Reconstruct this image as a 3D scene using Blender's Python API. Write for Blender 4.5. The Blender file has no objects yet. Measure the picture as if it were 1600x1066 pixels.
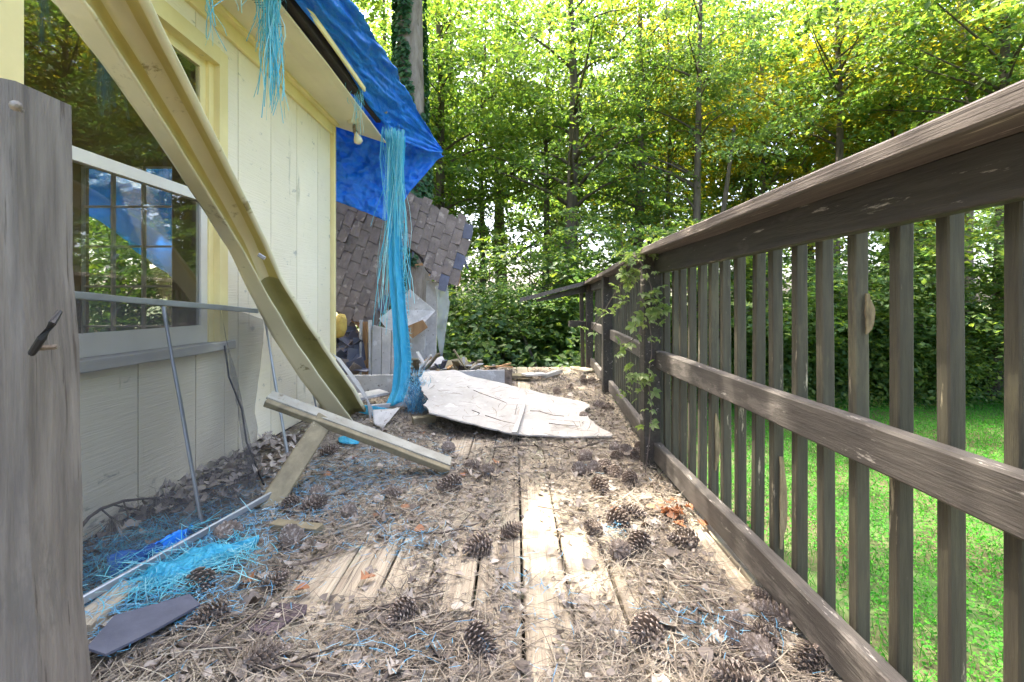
import bpy, bmesh, math, random
import numpy as np
from mathutils import Vector, Matrix, noise
R = math.radians
V = Vector
rng = np.random.default_rng(11)
random.seed(11)
sc = bpy.context.scene
C = sc.collection

# ------------------------------------------------------------------ camera, sky, sun, exposure
cam_d = bpy.data.cameras.new('camera'); cam = bpy.data.objects.new('camera', cam_d); C.objects.link(cam)
cam.location = (0, 0, .85); cam.rotation_euler = (R(90), 0, 0)
cam_d.lens = 18; cam_d.sensor_width = 36; cam_d.shift_x = -5/1600; cam_d.shift_y = -60/1600
cam_d.clip_start = .02; cam_d.clip_end = 500
sc.camera = cam
SUN = V((-.335, .33, .882)).normalized()
w = bpy.data.worlds.new('World'); sc.world = w; w.use_nodes = True
sky = w.node_tree.nodes.new('ShaderNodeTexSky'); sky.sky_type = 'NISHITA'; sky.sun_disc = False
sky.sun_elevation = math.asin(SUN.z); sky.sun_rotation = math.atan2(SUN.x, SUN.y) % (2*math.pi)
sky.air_density = .7; sky.dust_density = 6; sky.ozone_density = .3
bg = w.node_tree.nodes['Background']; bg.inputs[1].default_value = .15
w.node_tree.links.new(sky.outputs[0], bg.inputs[0])
sun_d = bpy.data.lights.new('sun', 'SUN'); sun_d.energy = 2.3; sun_d.angle = R(.55); sun_d.color = (1, .93, .8)
sun = bpy.data.objects.new('sun', sun_d); C.objects.link(sun); sun.location = SUN*40
sun.rotation_euler = (-SUN).to_track_quat('-Z', 'Y').to_euler()
vs = sc.view_settings; vs.view_transform = 'Standard'; vs.look = 'None'; vs.gamma = 1; vs.exposure = 3.42; vs.use_curve_mapping = False
sc.render.engine = 'CYCLES'
cy = sc.cycles; cy.use_denoising = True; cy.max_bounces = 9; cy.diffuse_bounces = 5; cy.glossy_bounces = 3
cy.transmission_bounces = 6; cy.transparent_max_bounces = 10; cy.caustics_reflective = False; cy.caustics_refractive = False
cy.sample_clamp_indirect = 8
try: cy.denoiser = 'OPENIMAGEDENOISE'
except Exception: pass

# ------------------------------------------------------------------ picture point -> place
def P(px, py, Y): return V(((px-805)/800*Y, Y, .85-(py-473)/800*Y))          # a known distance
def G(px, py, z=0): return P(px, py, 800*(.85-z)/(py-473))                   # resting at height z
def PX(px, py, X): return P(px, py, X*800/(px-805))                          # on a plane facing the deck

# ------------------------------------------------------------------ materials
def nd(t, typ, **kw):
    n = t.nodes.new(typ)
    for k, v in kw.items(): setattr(n, k, v)
    return n
def ramp(t, src, stops):
    r = nd(t, 'ShaderNodeValToRGB'); cr = r.color_ramp
    while len(cr.elements) < len(stops): cr.elements.new(.5)
    for e, (p, c) in zip(cr.elements, stops): e.position = p; e.color = (*c, 1) if len(c) == 3 else c
    t.links.new(src, r.inputs[0]); return r.outputs[0]
def noise_tex(t, vec, scale, detail=5, rough=.6, w=None):
    n = nd(t, 'ShaderNodeTexNoise'); n.inputs['Scale'].default_value = scale
    n.inputs['Detail'].default_value = detail; n.inputs['Roughness'].default_value = rough
    if w is not None: n.noise_dimensions = '4D'; t.links.new(w, n.inputs['W'])
    t.links.new(vec, n.inputs['Vector']); return n.outputs['Fac']
def mixc(t, fac, a, b, mode='MIX'):
    m = nd(t, 'ShaderNodeMix', data_type='RGBA', blend_type=mode)
    for s, v in ((m.inputs[0], fac), (m.inputs[6], a), (m.inputs[7], b)):
        if isinstance(v, bpy.types.NodeSocket): t.links.new(v, s)
        elif isinstance(v, (int, float)): s.default_value = v
        else: s.default_value = (*v, 1)
    return m.outputs[2]
def base(name):
    m = bpy.data.materials.new(name); m.use_nodes = True; t = m.node_tree
    return m, t, t.nodes['Principled BSDF']
def M(name, c1, c2=None, scale=6, stretch=(1, 1, 1), rough=.8, bump=.3, bscale=None, bstretch=None, dist=.004, wear=None, wear2=None, rnd=.12, island=False, spec=.25, pos=(.35, .65), metal=0):
    m, t, b = base(name); c2 = c2 or tuple(x*.7 for x in c1)
    tc = nd(t, 'ShaderNodeTexCoord'); mp = nd(t, 'ShaderNodeMapping'); mp.inputs['Scale'].default_value = stretch
    t.links.new(tc.outputs['Object'], mp.inputs[0])
    if island: r = nd(t, 'ShaderNodeNewGeometry').outputs['Random Per Island']
    else: r = nd(t, 'ShaderNodeObjectInfo').outputs['Random']
    ww = nd(t, 'ShaderNodeMath', operation='MULTIPLY'); ww.inputs[1].default_value = 40; t.links.new(r, ww.inputs[0])
    n = noise_tex(t, mp.outputs[0], scale, 7, .65, ww.outputs[0])
    col = ramp(t, n, [(pos[0], c1), (pos[1], c2)])
    for wr in (wear, wear2):
        if wr:
            wc, wsc, th, wst = wr
            mp2 = nd(t, 'ShaderNodeMapping'); mp2.inputs['Scale'].default_value = wst; t.links.new(tc.outputs['Object'], mp2.inputs[0])
            n2 = noise_tex(t, mp2.outputs[0], wsc, 8, .7, ww.outputs[0])
            f = ramp(t, n2, [(th, (0, 0, 0)), (th+.05, (1, 1, 1))])
            col = mixc(t, f, col, wc)
    if rnd:
        hs = nd(t, 'ShaderNodeHueSaturation'); mr = nd(t, 'ShaderNodeMapRange')
        mr.inputs[3].default_value = 1-rnd; mr.inputs[4].default_value = 1+rnd
        t.links.new(r, mr.inputs[0]); t.links.new(mr.outputs[0], hs.inputs['Value']); t.links.new(col, hs.inputs['Color']); col = hs.outputs[0]
    t.links.new(col, b.inputs['Base Color'])
    b.inputs['Roughness'].default_value = rough; b.inputs['Specular IOR Level'].default_value = spec; b.inputs['Metallic'].default_value = metal
    if bump:
        mb = nd(t, 'ShaderNodeMapping'); mb.inputs['Scale'].default_value = bstretch or stretch; t.links.new(tc.outputs['Object'], mb.inputs[0])
        nb = noise_tex(t, mb.outputs[0], bscale or scale*2, 6, .65, ww.outputs[0])
        bp = nd(t, 'ShaderNodeBump'); bp.inputs['Strength'].default_value = bump; bp.inputs['Distance'].default_value = dist
        t.links.new(nb, bp.inputs['Height']); t.links.new(bp.outputs[0], b.inputs['Normal'])
    return m
def leaf_mat(name, stops, trans, tmix=.45, rough=.5):
    """thin leaf: diffuse front, light through it, faint gloss; hue differs leaf by leaf and spray by spray"""
    m, t, b = base(name)
    r = nd(t, 'ShaderNodeNewGeometry').outputs['Random Per Island']
    tc = nd(t, 'ShaderNodeTexCoord'); n = noise_tex(t, tc.outputs['Object'], .9, 3)
    ad = nd(t, 'ShaderNodeMath', operation='ADD'); t.links.new(r, ad.inputs[0]); t.links.new(n, ad.inputs[1])
    hf = nd(t, 'ShaderNodeMath', operation='MULTIPLY'); hf.inputs[1].default_value = .5; t.links.new(ad.outputs[0], hf.inputs[0])
    col = ramp(t, hf.outputs[0], stops)
    b.inputs['Roughness'].default_value = rough; b.inputs['Specular IOR Level'].default_value = .35
    t.links.new(col, b.inputs['Base Color'])
    tr = nd(t, 'ShaderNodeBsdfTranslucent'); t.links.new(mixc(t, 1.0, col, trans, 'MULTIPLY'), tr.inputs[0])
    mx = nd(t, 'ShaderNodeMixShader'); mx.inputs[0].default_value = tmix
    t.links.new(b.outputs[0], mx.inputs[1]); t.links.new(tr.outputs[0], mx.inputs[2])
    t.links.new(mx.outputs[0], t.nodes['Material Output'].inputs[0]); return m
def sheet_mat(name, c1, c2, trans, tmix=.3, rough=.35, scale=9, stretch=(1, 1, 1), bump=.5, dist=.02):
    m, t, b = base(name)
    tc = nd(t, 'ShaderNodeTexCoord'); mp = nd(t, 'ShaderNodeMapping'); mp.inputs['Scale'].default_value = stretch
    t.links.new(tc.outputs['Object'], mp.inputs[0])
    n = noise_tex(t, mp.outputs[0], scale, 7, .6); col = ramp(t, n, [(.3, c1), (.7, c2)])
    t.links.new(col, b.inputs['Base Color']); b.inputs['Roughness'].default_value = rough
    n2 = nd(t, 'ShaderNodeTexVoronoi'); n2.inputs['Scale'].default_value = scale*1.3; t.links.new(mp.outputs[0], n2.inputs['Vector'])
    sm = nd(t, 'ShaderNodeMath', operation='ADD'); t.links.new(n2.outputs['Distance'], sm.inputs[0]); t.links.new(n, sm.inputs[1])
    bp = nd(t, 'ShaderNodeBump'); bp.inputs['Strength'].default_value = bump; bp.inputs['Distance'].default_value = dist
    t.links.new(sm.outputs[0], bp.inputs['Height']); t.links.new(bp.outputs[0], b.inputs['Normal'])
    tr = nd(t, 'ShaderNodeBsdfTranslucent'); tr.inputs[0].default_value = (*trans, 1)
    mx = nd(t, 'ShaderNodeMixShader'); mx.inputs[0].default_value = tmix
    t.links.new(b.outputs[0], mx.inputs[1]); t.links.new(tr.outputs[0], mx.inputs[2])
    t.links.new(mx.outputs[0], t.nodes['Material Output'].inputs[0]); return m
def glass_mat(name, refl=.085, tint=(.93, .95, .94)):
    m, t, b = base(name); t.nodes.remove(b)
    tr = nd(t, 'ShaderNodeBsdfTransparent'); tr.inputs[0].default_value = (*tint, 1)
    gl = nd(t, 'ShaderNodeBsdfGlossy'); gl.inputs['Roughness'].default_value = .015
    lw = nd(t, 'ShaderNodeLayerWeight'); lw.inputs[0].default_value = .5
    pw = nd(t, 'ShaderNodeMath', operation='POWER'); pw.inputs[1].default_value = 3; t.links.new(lw.outputs['Facing'], pw.inputs[0])
    fr = nd(t, 'ShaderNodeMath', operation='MULTIPLY_ADD'); fr.inputs[1].default_value = .8; fr.inputs[2].default_value = refl; t.links.new(pw.outputs[0], fr.inputs[0])
    mx = nd(t, 'ShaderNodeMixShader'); t.links.new(fr.outputs[0], mx.inputs[0]); t.links.new(tr.outputs[0], mx.inputs[1]); t.links.new(gl.outputs[0], mx.inputs[2])
    t.links.new(mx.outputs[0], t.nodes['Material Output'].inputs[0]); return m
def veil_mat(name, col, alpha):
    m, t, b = base(name); b.inputs['Base Color'].default_value = (*col, 1); b.inputs['Roughness'].default_value = .7
    tr = nd(t, 'ShaderNodeBsdfTransparent'); mx = nd(t, 'ShaderNodeMixShader'); mx.inputs[0].default_value = alpha
    t.links.new(tr.outputs[0], mx.inputs[1]); t.links.new(b.outputs[0], mx.inputs[2])
    t.links.new(mx.outputs[0], t.nodes['Material Output'].inputs[0]); return m

YL = (22, .9, 22)      # grain along Y
ZL = (22, 22, .9)
m_plank = M('weathered plank', (.50, .425, .315), (.27, .215, .155), 1.5, (60, 1.6, 60), .85, 1, 2.2, (95, 1.3, 95), .006, wear=((.10, .08, .06), 1.3, .585, (70, 1.2, 70)), wear2=((.36, .345, .25), 2.2, .56, (2, .8, 2)), rnd=.2)
m_rail = M('dark stained rail', (.066, .058, .049), (.042, .036, .031), 1.8, (45, 3.5, 45), .6, .7, 2.4, (80, 5, 80), .004, wear=((.42, .37, .32), 2.4, .60, (16, 2.2, 16)), wear2=((.075, .065, .058), 2.0, .56, (5, 1.4, 5)), rnd=.1)
m_mid = M('peeling middle rail', (.11, .097, .085), (.07, .061, .054), 1.8, (40, 3.5, 40), .6, .7, 2.4, (80, 5, 80), .004, wear=((.46, .42, .37), 2.6, .605, (18, 3, 18)), wear2=((.16, .14, .125), 2.0, .55, (5, 1.4, 5)), rnd=.1)
m_cap = M('weathered cap', (.165, .137, .117), (.085, .069, .06), 1.6, (60, 1.4, 60), .6, 1, 2.2, (90, 1.3, 90), .006, wear=((.40, .35, .30), 2, .60, (20, 1.6, 20)), wear2=((.07, .058, .05), 1.6, .58, (50, 1.2, 50)), rnd=.1)
m_slat = M('dark stained slat', (.088, .079, .053), (.052, .046, .035), 1.8, (42, 42, 3.5), .6, .7, 2.4, (80, 80, 5), .004, wear=((.42, .36, .25), 2.1, .615, (15, 15, 2)), wear2=((.10, .09, .058), 1.5, .57, (6, 6, 1.2)), rnd=.16)
m_postgrey = M('grey weathered post', (.215, .19, .165), (.115, .10, .088), 1.4, (45, 45, 3), .85, 1, 2.2, (80, 80, 4), .005, wear=((.08, .066, .055), 1.5, .58, (60, 60, 1.3)), wear2=((.14, .125, .11), 1.8, .56, (6, 6, 2)), rnd=0)
m_siding = M('cream siding', (.86, .775, .60), (.79, .705, .53), 1.5, (1, 1, 1), .6, 1, 30, (3, .18, 4), .005, wear=((.55, .5, .36), 2.4, .62, (4, 4, .6)), wear2=((.5, .46, .37), 9, .61, (2, 1, 2)), rnd=.04)
m_trim = M('cream trim', (.82, .70, .36), (.73, .61, .29), 3, (1, 1, 1), .55, .15, 30, None, .002, wear=((.38, .34, .24), 5, .68, (2, 2, 2)), rnd=.03)  # yellow deepened to stand for warm bounce light under the eave
m_sash = M('white sash', (.74, .70, .60), (.62, .58, .5), 3, (1, 1, 1), .5, .15, 30, None, .002, wear=((.36, .34, .3), 4, .68, (2, 1, 3)), rnd=.02)
m_sill = M('weathered sill', (.52, .49, .43), (.36, .34, .3), 2, (5, .6, 8), .75, .5, 12, (4, .5, 6), .003, wear=((.16, .14, .12), 4, .62, (3, 1, 6)), rnd=0)
m_soffit = M('cream soffit', (.78, .69, .48), (.70, .62, .42), 3, (1, 1, 1), .6, .1, 20, rnd=.02)
m_gutter = M('cream gutter', (.74, .68, .47), (.62, .56, .36), 1.6, (1, 1, 1), .35, .15, 8, None, .004, wear=((.30, .25, .11), 3, .6, (2, 2, 2)), rnd=0, spec=.5)
m_panel = M('dirty sheet panel', (.47, .44, .40), (.36, .335, .30), 3, (2.5, 1.2, 2.5), .8, .35, 10, (3, 2, 3), .003, wear=((.20, .165, .135), 16, .66, (1.5, 1, 1.5)), wear2=((.56, .535, .5), 4, .58, (2, 1.5, 2)), rnd=0)
m_gutmid = M('olive gutter flank', (.58, .49, .19), (.47, .38, .13), 3, (1, 1, 1), .4, .2, 9, None, .004, rnd=0, spec=.5)  # yellow-olive for the faces along the trough corners
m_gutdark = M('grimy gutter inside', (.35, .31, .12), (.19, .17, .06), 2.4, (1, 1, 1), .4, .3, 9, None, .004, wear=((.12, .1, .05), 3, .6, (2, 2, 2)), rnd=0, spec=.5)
m_white = M('pale fallen board', (.56, .53, .49), (.38, .355, .33), 3, (2.5, 1.2, 2.5), .75, .8, 16, (9, 2, 9), .004, wear=((.16, .125, .10), 7, .60, (5, 2.2, 5)), wear2=((.62, .6, .57), 4, .58, (2, 1.5, 2)), rnd=.08)
m_raw = M('raw split wood', (.45, .27, .13), (.24, .13, .06), 2, (14, 14, 1), .85, .8, 5, None, .006, rnd=.15)
m_boardgrey = M('worn grey lit top', (.36, .345, .29), (.25, .235, .19), 4, (2, 2, 2), .75, .4, 20, None, .003, wear=((.16, .135, .09), 7, .6, (2, 2, 2)), rnd=0)
m_splitw = M('weathered split wood', (.36, .28, .16), (.16, .12, .07), 3, (30, 30, 6), .9, 1, 8, None, .006, rnd=.1)
m_olive = M('mossy board', (.26, .22, .135), (.15, .125, .08), 2.5, (6, 2, 6), .75, .4, 12, None, .003, wear=((.45, .42, .3), 3, .62, (4, 1, 4)), rnd=.1)
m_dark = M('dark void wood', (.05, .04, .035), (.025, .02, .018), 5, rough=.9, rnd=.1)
m_shingle = M('brown shingle', (.20, .16, .135), (.125, .10, .087), 7, (1, 1, 1), .95, .8, 160, None, .003, wear=((.27, .225, .19), 9, .56, (1, 1, 1)), rnd=.10)
m_slate = M('underside of shingle', (.115, .12, .155), (.075, .077, .10), 6, (1, 1, 1), .85, .4, 90, None, .002, rnd=.12)
m_granule = M('shingle granules', (.14, .105, .11), (.05, .038, .042), 120, (1, 1, 1), .95, 1, 140, None, .004, rnd=.1, pos=(.42, .58))
m_alu = M('aluminium frame', (.42, .44, .46), (.3, .31, .33), 6, rough=.38, bump=.05, rnd=0, metal=.6, spec=.5)
m_black = M('black rubber', (.02, .02, .022), (.012, .012, .014), 8, rough=.5, rnd=0)
m_nail = M('dull nail', (.3, .28, .25), (.16, .12, .09), 40, rough=.5, rnd=0, metal=.7)
m_tarp = sheet_mat('blue tarp', (.010, .16, .74), (.03, .29, .90), (.012, .22, .85), .25, .28, 9, (1.6, .5, 1.6), .8, .025)
m_tarpback = sheet_mat('backlit tarp', (.01, .28, .66), (.03, .42, .8), (.03, .5, .95), .75, .35, 8, (1, 1, 1), .9, .03)  # brighter tarp copy, glow of light through it put into the colour
m_tarplight = sheet_mat('torn cyan tarp', (.03, .42, .64), (.12, .60, .76), (.05, .55, .8), .4, .35, 10, (6, 6, .8), .5, .02)
m_strand = leaf_mat('cyan strands', [(.3, (.08, .42, .55)), (.5, (.16, .55, .64)), (.75, (.42, .72, .74))], (.8, 1, 1), .3)
m_fibre = leaf_mat('blue fibres', [(.3, (.06, .28, .50)), (.55, (.14, .45, .66)), (.8, (.38, .64, .76))], (.9, 1, 1), .2)
m_mesh = veil_mat('insect screen', (.035, .035, .04), .26)
m_net = veil_mat('thin pale netting', (.6, .62, .6), .4)
m_glass = glass_mat('window glass')
m_inner = M('tan inner wall', (.36, .30, .185), (.29, .24, .15), 2, rough=.8, bump=.05, rnd=0)
m_bark = M('grey brown bark', (.135, .11, .085), (.06, .05, .04), 3, (5, 5, .9), .9, 1, 5, (6, 6, 1), .03, wear=((.24, .22, .18), 3, .66, (2, 2, 1)), rnd=.2)
m_barkpale = M('pale flaking bark', (.31, .26, .22), (.16, .125, .10), 3, (4, 4, 1.1), .9, 1, 5, (5, 5, 1), .03, wear=((.10, .08, .065), 4, .6, (3, 3, 1)), rnd=.1)
LG = [(.25, (.055, .115, .04)), (.45, (.085, .155, .042)), (.62, (.125, .19, .042)), (.8, (.175, .21, .042))]
m_leaf = leaf_mat('tree leaves', LG, (2.0, 1.95, .85), .55)
m_leafdark = leaf_mat('understory leaves', [(.25, (.055, .115, .05)), (.5, (.095, .165, .055)), (.75, (.15, .2, .05))], (1.9, 1.9, .9), .5)
m_leafgold = leaf_mat('yellow green leaves', [(.25, (.10, .13, .02)), (.5, (.16, .185, .025)), (.8, (.24, .22, .03))], (2.2, 1.85, .65), .58)  # yellow of backlit foliage put into the leaf colour
m_ivy = leaf_mat('ivy leaves', [(.25, (.012, .05, .02)), (.5, (.025, .085, .03)), (.8, (.07, .14, .045))], (1.2, 1.5, .8), .25)
m_vine = leaf_mat('vine leaves', [(.25, (.09, .16, .05)), (.5, (.17, .23, .08)), (.8, (.32, .35, .19))], (1.4, 1.6, .7), .35)
m_grass = leaf_mat('lawn leaves', [(.25, (.02, .13, .012)), (.5, (.04, .2, .015)), (.75, (.075, .25, .02)), (.9, (.14, .22, .04))], (1.3, 1.4, .6), .35, .95)
m_needle = leaf_mat('dry needles', [(.25, (.085, .072, .058)), (.5, (.235, .19, .145)), (.8, (.43, .385, .30))], (1, .9, .8), .1, .7)
m_litter = leaf_mat('dry leaf litter', [(.2, (.075, .06, .05)), (.42, (.20, .168, .143)), (.62, (.35, .305, .262)), (.85, (.52, .465, .39))], (1, .85, .7), .1, .75)
m_orange = leaf_mat('orange dead leaf', [(.3, (.24, .10, .045)), (.6, (.36, .17, .085)), (.8, (.42, .25, .15))], (1.2, .9, .6), .2, .6)
m_cone = M('pine cone scales', (.26, .205, .165), (.12, .092, .073), 60, rough=.8, bump=.2, wear=((.40, .34, .29), 70, .53, (1, 1, 1)), rnd=.18)
m_twig = M('grey twig', (.15, .12, .10), (.07, .055, .045), 20, rough=.9, bump=.6, dist=.002, rnd=.25)
m_soil = M('lawn soil', (.05, .10, .025), (.075, .05, .03), 1.2, rough=.95, bump=.8, bscale=9, dist=.03, rnd=0)
m_insul = M('yellow insulation', (.62, .45, .12), (.45, .3, .08), 14, rough=.95, bump=1, dist=.02, rnd=0)
m_bulb = M('frosted bulb', (.72, .66, .45), (.62, .56, .36), 6, rough=.25, bump=0, rnd=0, spec=.6)

# ------------------------------------------------------------------ mesh helpers
def tag(o, label, cat, group=None):
    o['label'] = label; o['category'] = cat
    if group: o['group'] = group
    return o
def thing(name, label, cat, loc=(0, 0, 0), group=None):
    o = bpy.data.objects.new(name, None); C.objects.link(o); o.location = loc; o.empty_display_size = .1
    return tag(o, label, cat, group)
def keep(o, parent):
    """parent while the mesh keeps its place in the world"""
    if parent is not None:
        o.parent = parent; q = V(parent.location); pp = parent.parent
        while pp is not None: q = V((0, 0, 0)) if parent.type == 'MESH' else q; pp = pp.parent
        o.matrix_parent_inverse = Matrix.Translation(-q) if parent.type == 'EMPTY' else Matrix.Identity(4)
    return o
def link(name, me, mat, parent=None):
    if mat and not me.materials: me.materials.append(mat)
    o = bpy.data.objects.new(name, me); C.objects.link(o)
    return keep(o, parent)
class MB:
    def __init__(s): s.v = []; s.f = []
    def add(s, vs, fs):
        k = len(s.v); s.v += [tuple(x) for x in vs]; s.f += [tuple(i+k for i in f) for f in fs]; return s
    def box(s, lo, hi):
        (a, b, c), (d, e, f) = lo, hi
        return s.add([(a,b,c),(d,b,c),(d,e,c),(a,e,c),(a,b,f),(d,b,f),(d,e,f),(a,e,f)],
                     [(0,3,2,1),(4,5,6,7),(0,1,5,4),(1,2,6,5),(2,3,7,6),(3,0,4,7)])
    def beam(s, p0, p1, w, h, up=(0, 0, 1), seg=1, ch=.003, jit=0, taper=1):
        p0, p1 = V(p0), V(p1); t = (p1-p0).normalized(); sd = t.cross(V(up)).normalized(); u = sd.cross(t)
        vs = []; sx, sy = random.random()*50, random.random()*50
        for i in range(seg+1):
            c = p0.lerp(p1, i/seg); k = 1+(taper-1)*i/seg; a, b = w/2*k, h/2*k; e = ch
            for j, (x, y) in enumerate(((a-e,-b),(a,-b+e),(a,b-e),(a-e,b),(-a+e,b),(-a,b-e),(-a,-b+e),(-a+e,-b))):
                if jit:
                    x += jit*noise.noise((sx+i*.7, j//2*3.1, sy)); y += jit*noise.noise((sx+i*.7, j//2*3.1, sy+9))
                vs.append(c+sd*x+u*y)
        fs = [tuple(range(7, -1, -1)), tuple(range(seg*8, seg*8+8))]
        for i in range(seg):
            for j in range(8): a = i*8+j; b = i*8+(j+1) % 8; fs.append((a, b, b+8, a+8))
        return s.add(vs, fs)
    def tube(s, pts, rad, n=6):
        pts = [V(p) for p in pts]; rad = rad if hasattr(rad, '__len__') else [rad]*len(pts); vs = []; fs = []
        ref = V((.31, .17, .93))
        for i, p in enumerate(pts):
            t = (pts[min(i+1, len(pts)-1)]-pts[max(i-1, 0)]).normalized()
            a = t.cross(ref)
            if a.length < .1: a = t.cross(V((1, 0, 0)))
            a.normalize(); b = t.cross(a)
            for j in range(n):
                th = 2*math.pi*j/n; vs.append(p+(a*math.cos(th)+b*math.sin(th))*rad[i])
        for i in range(len(pts)-1):
            for j in range(n): q = i*n; fs.append((q+j, q+(j+1) % n, q+n+(j+1) % n, q+n+j))
        fs += [tuple(range(n-1, -1, -1)), tuple(range(len(vs)-n, len(vs)))]
        return s.add(vs, fs)
    def prism(s, poly, d):
        n = len(poly); d = V(d); A = [V(p) for p in poly]
        return s.add(A+[p+d for p in A], [tuple(range(n)), tuple(range(2*n-1, n-1, -1))]+[(i, i+n, (i+1) % n+n, (i+1) % n) for i in range(n)])
    def lathe(s, prof, c, n=14, axis=(0, 0, 1)):
        ax = V(axis).normalized(); a = ax.orthogonal().normalized(); b = ax.cross(a); c = V(c); vs = []; fs = []
        for r, h in prof:
            for j in range(n): th = 2*math.pi*j/n; vs.append(c+ax*h+(a*math.cos(th)+b*math.sin(th))*r)
        for i in range(len(prof)-1):
            for j in range(n): fs.append((i*n+j, i*n+(j+1) % n, (i+1)*n+(j+1) % n, (i+1)*n+j))
        fs += [tuple(range(n-1, -1, -1)), tuple(range(len(vs)-n, len(vs)))]
        return s.add(vs, fs)
    def mesh(s, name, smooth=False):
        me = bpy.data.meshes.new(name); me.from_pydata(s.v, [], s.f)
        bm = bmesh.new(); bm.from_mesh(me); bmesh.ops.recalc_face_normals(bm, faces=bm.faces); bm.to_mesh(me); bm.free()
        if smooth: me.polygons.foreach_set('use_smooth', [True]*len(me.polygons))
        return me
    def out(s, name, mat, parent=None, smooth=False): return link(name, s.mesh(name, smooth), mat, parent)
def resample(pl, n):
    pl = [V(p) for p in pl]; L = [0]
    for a, b in zip(pl, pl[1:]): L.append(L[-1]+(b-a).length)
    o = []
    for i in range(n):
        d = L[-1]*i/(n-1); k = 0
        while k < len(L)-2 and L[k+1] < d: k += 1
        o.append(pl[k].lerp(pl[k+1], (d-L[k])/max(L[k+1]-L[k], 1e-9)))
    return o
def loft(rows, nu, nv, amp=0, freq=4, ragged=0, fold=None):
    """sheet through several edge lines, crumpled by noise along its normal"""
    rows = [resample(r, nu) for r in rows]; g = []
    for j in range(nv):
        t = (len(rows)-1)*j/(nv-1); k = min(int(t), len(rows)-2); g.append([rows[k][i].lerp(rows[k+1][i], t-k) for i in range(nu)])
    q = [[p.copy() for p in r] for r in g]
    if amp:
        for j in range(nv):
            for i in range(nu):
                a = g[j][min(i+1, nu-1)]-g[j][max(i-1, 0)]; b = g[min(j+1, nv-1)][i]-g[max(j-1, 0)][i]; n = a.cross(b)
                if n.length: n.normalize()
                x = g[j][i]*freq
                if fold: x = V((i*fold[0]+.6*noise.noise(g[j][i]*2), j*fold[1]+i*fold[2], 3.3))
                q[j][i] = g[j][i]+n*amp*(noise.noise(x)+.55*noise.noise(x*2.3)+.3*noise.noise(x*5.1))
    m = MB(); m.add([p for r in q for p in r], [(j*nu+i, j*nu+i+1, (j+1)*nu+i+1, (j+1)*nu+i) for j in range(nv-1) for i in range(nu-1) if not (ragged and (j in (0, nv-2)) and random.random() < ragged)])
    return m
def sheet(m, name, mat, parent=None, thick=.0015):
    o = m.out(name, mat, parent, True); md = o.modifiers.new('thickness', 'SOLIDIFY'); md.thickness = thick; return o
def bulk(name, verts, faces):
    me = bpy.data.meshes.new(name); verts = np.asarray(verts, np.float32).reshape(-1, 3); faces = np.asarray(faces, np.int32)
    k = faces.shape[1]; me.vertices.add(len(verts)); me.vertices.foreach_set('co', verts.ravel())
    me.loops.add(faces.size); me.loops.foreach_set('vertex_index', faces.ravel())
    me.polygons.add(len(faces)); me.polygons.foreach_set('loop_start', np.arange(0, faces.size, k, dtype=np.int32))
    me.update(calc_edges=True); return me
def unit(a): return a/np.maximum(np.linalg.norm(a, axis=-1, keepdims=True), 1e-9)
def leaves(name, c, nrm, L, Wd, fold=.25, dirs=None):
    """many small pointed leaves, two faces each, folded along the rib"""
    n = len(c); nrm = unit(nrm); d = dirs if dirs is not None else rng.normal(size=(n, 3)); d = unit(d-nrm*(d*nrm).sum(1, keepdims=True)); s = np.cross(nrm, d)
    L = np.broadcast_to(L, n)[:, None]; Wd = np.broadcast_to(Wd, n)[:, None]
    v = np.stack([c-d*L*.5, c+s*Wd*.5-d*L*.05+nrm*Wd*fold, c+d*L*.5, c-s*Wd*.5-d*L*.05+nrm*Wd*fold], 1)
    k = np.arange(n)[:, None]*4
    return bulk(name, v, np.concatenate([k+[0, 2, 1], k+[0, 3, 2]]))
def ribbons(name, p, d, L, wd, curl=.3, seg=3, up=None):
    """many thin curved strips lying about"""
    n = len(p); d = unit(d); upv = np.tile([0, 0, 1.], (n, 1)) if up is None else up
    s = unit(np.cross(d, upv+rng.normal(size=(n, 3))*.3)); b = rng.normal(size=(n, 1))*curl; L = np.broadcast_to(L, n)[:, None]; wd = np.broadcast_to(wd, n)[:, None]
    vs = []; cx = np.cross(upv, d)
    for i in range(seg+1):
        t = i/seg-.5; c = p+d*L*t+cx*b*L*(t*t-.08); k = wd*(.5 if 0 < i < seg else .3)
        vs += [c-s*k, c+s*k]
    v = np.stack(vs, 1); k = np.arange(n)[:, None]*(2*(seg+1))
    return bulk(name, v, np.concatenate([k+[2*i, 2*i+1, 2*i+3, 2*i+2] for i in range(seg)]))
def stuff(name, me, mat, label, cat, parent=None):
    o = link(name, me, mat, parent); o['kind'] = 'stuff'
    if parent is None: tag(o, label, cat)
    return o

# ------------------------------------------------------------------ ground and lawn
GZ = -1.1
def gz(x, y): return GZ + .12*noise.noise((x*.15, y*.15, 2)) + max(0, y-11)*.035
n = 81; xs = np.sign(np.linspace(-1, 1, n))*np.abs(np.linspace(-1, 1, n))**2*140
gv = [(x, y+10, gz(x, y+10) if abs(x) < 60 else GZ) for y in xs for x in xs]
ground = link('ground', bulk('ground', gv, [(j*n+i, j*n+i+1, (j+1)*n+i+1, (j+1)*n+i) for j in range(n-1) for i in range(n-1)]), m_soil); ground['kind'] = 'structure'
k = 230000
gx = 1.05+rng.random(k)**1.2*13; gy = .8+rng.random(k)**1.25*12.5
dens = np.array([noise.noise((x*.7, y*.7, 5))+.6*noise.noise((x*2.2, y*2.2, 1)) for x, y in zip(gx, gy)])
ok = dens > rng.normal(size=k)*.25-.5; gx, gy, dens = gx[ok], gy[ok], dens[ok]; k = len(gx)
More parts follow.
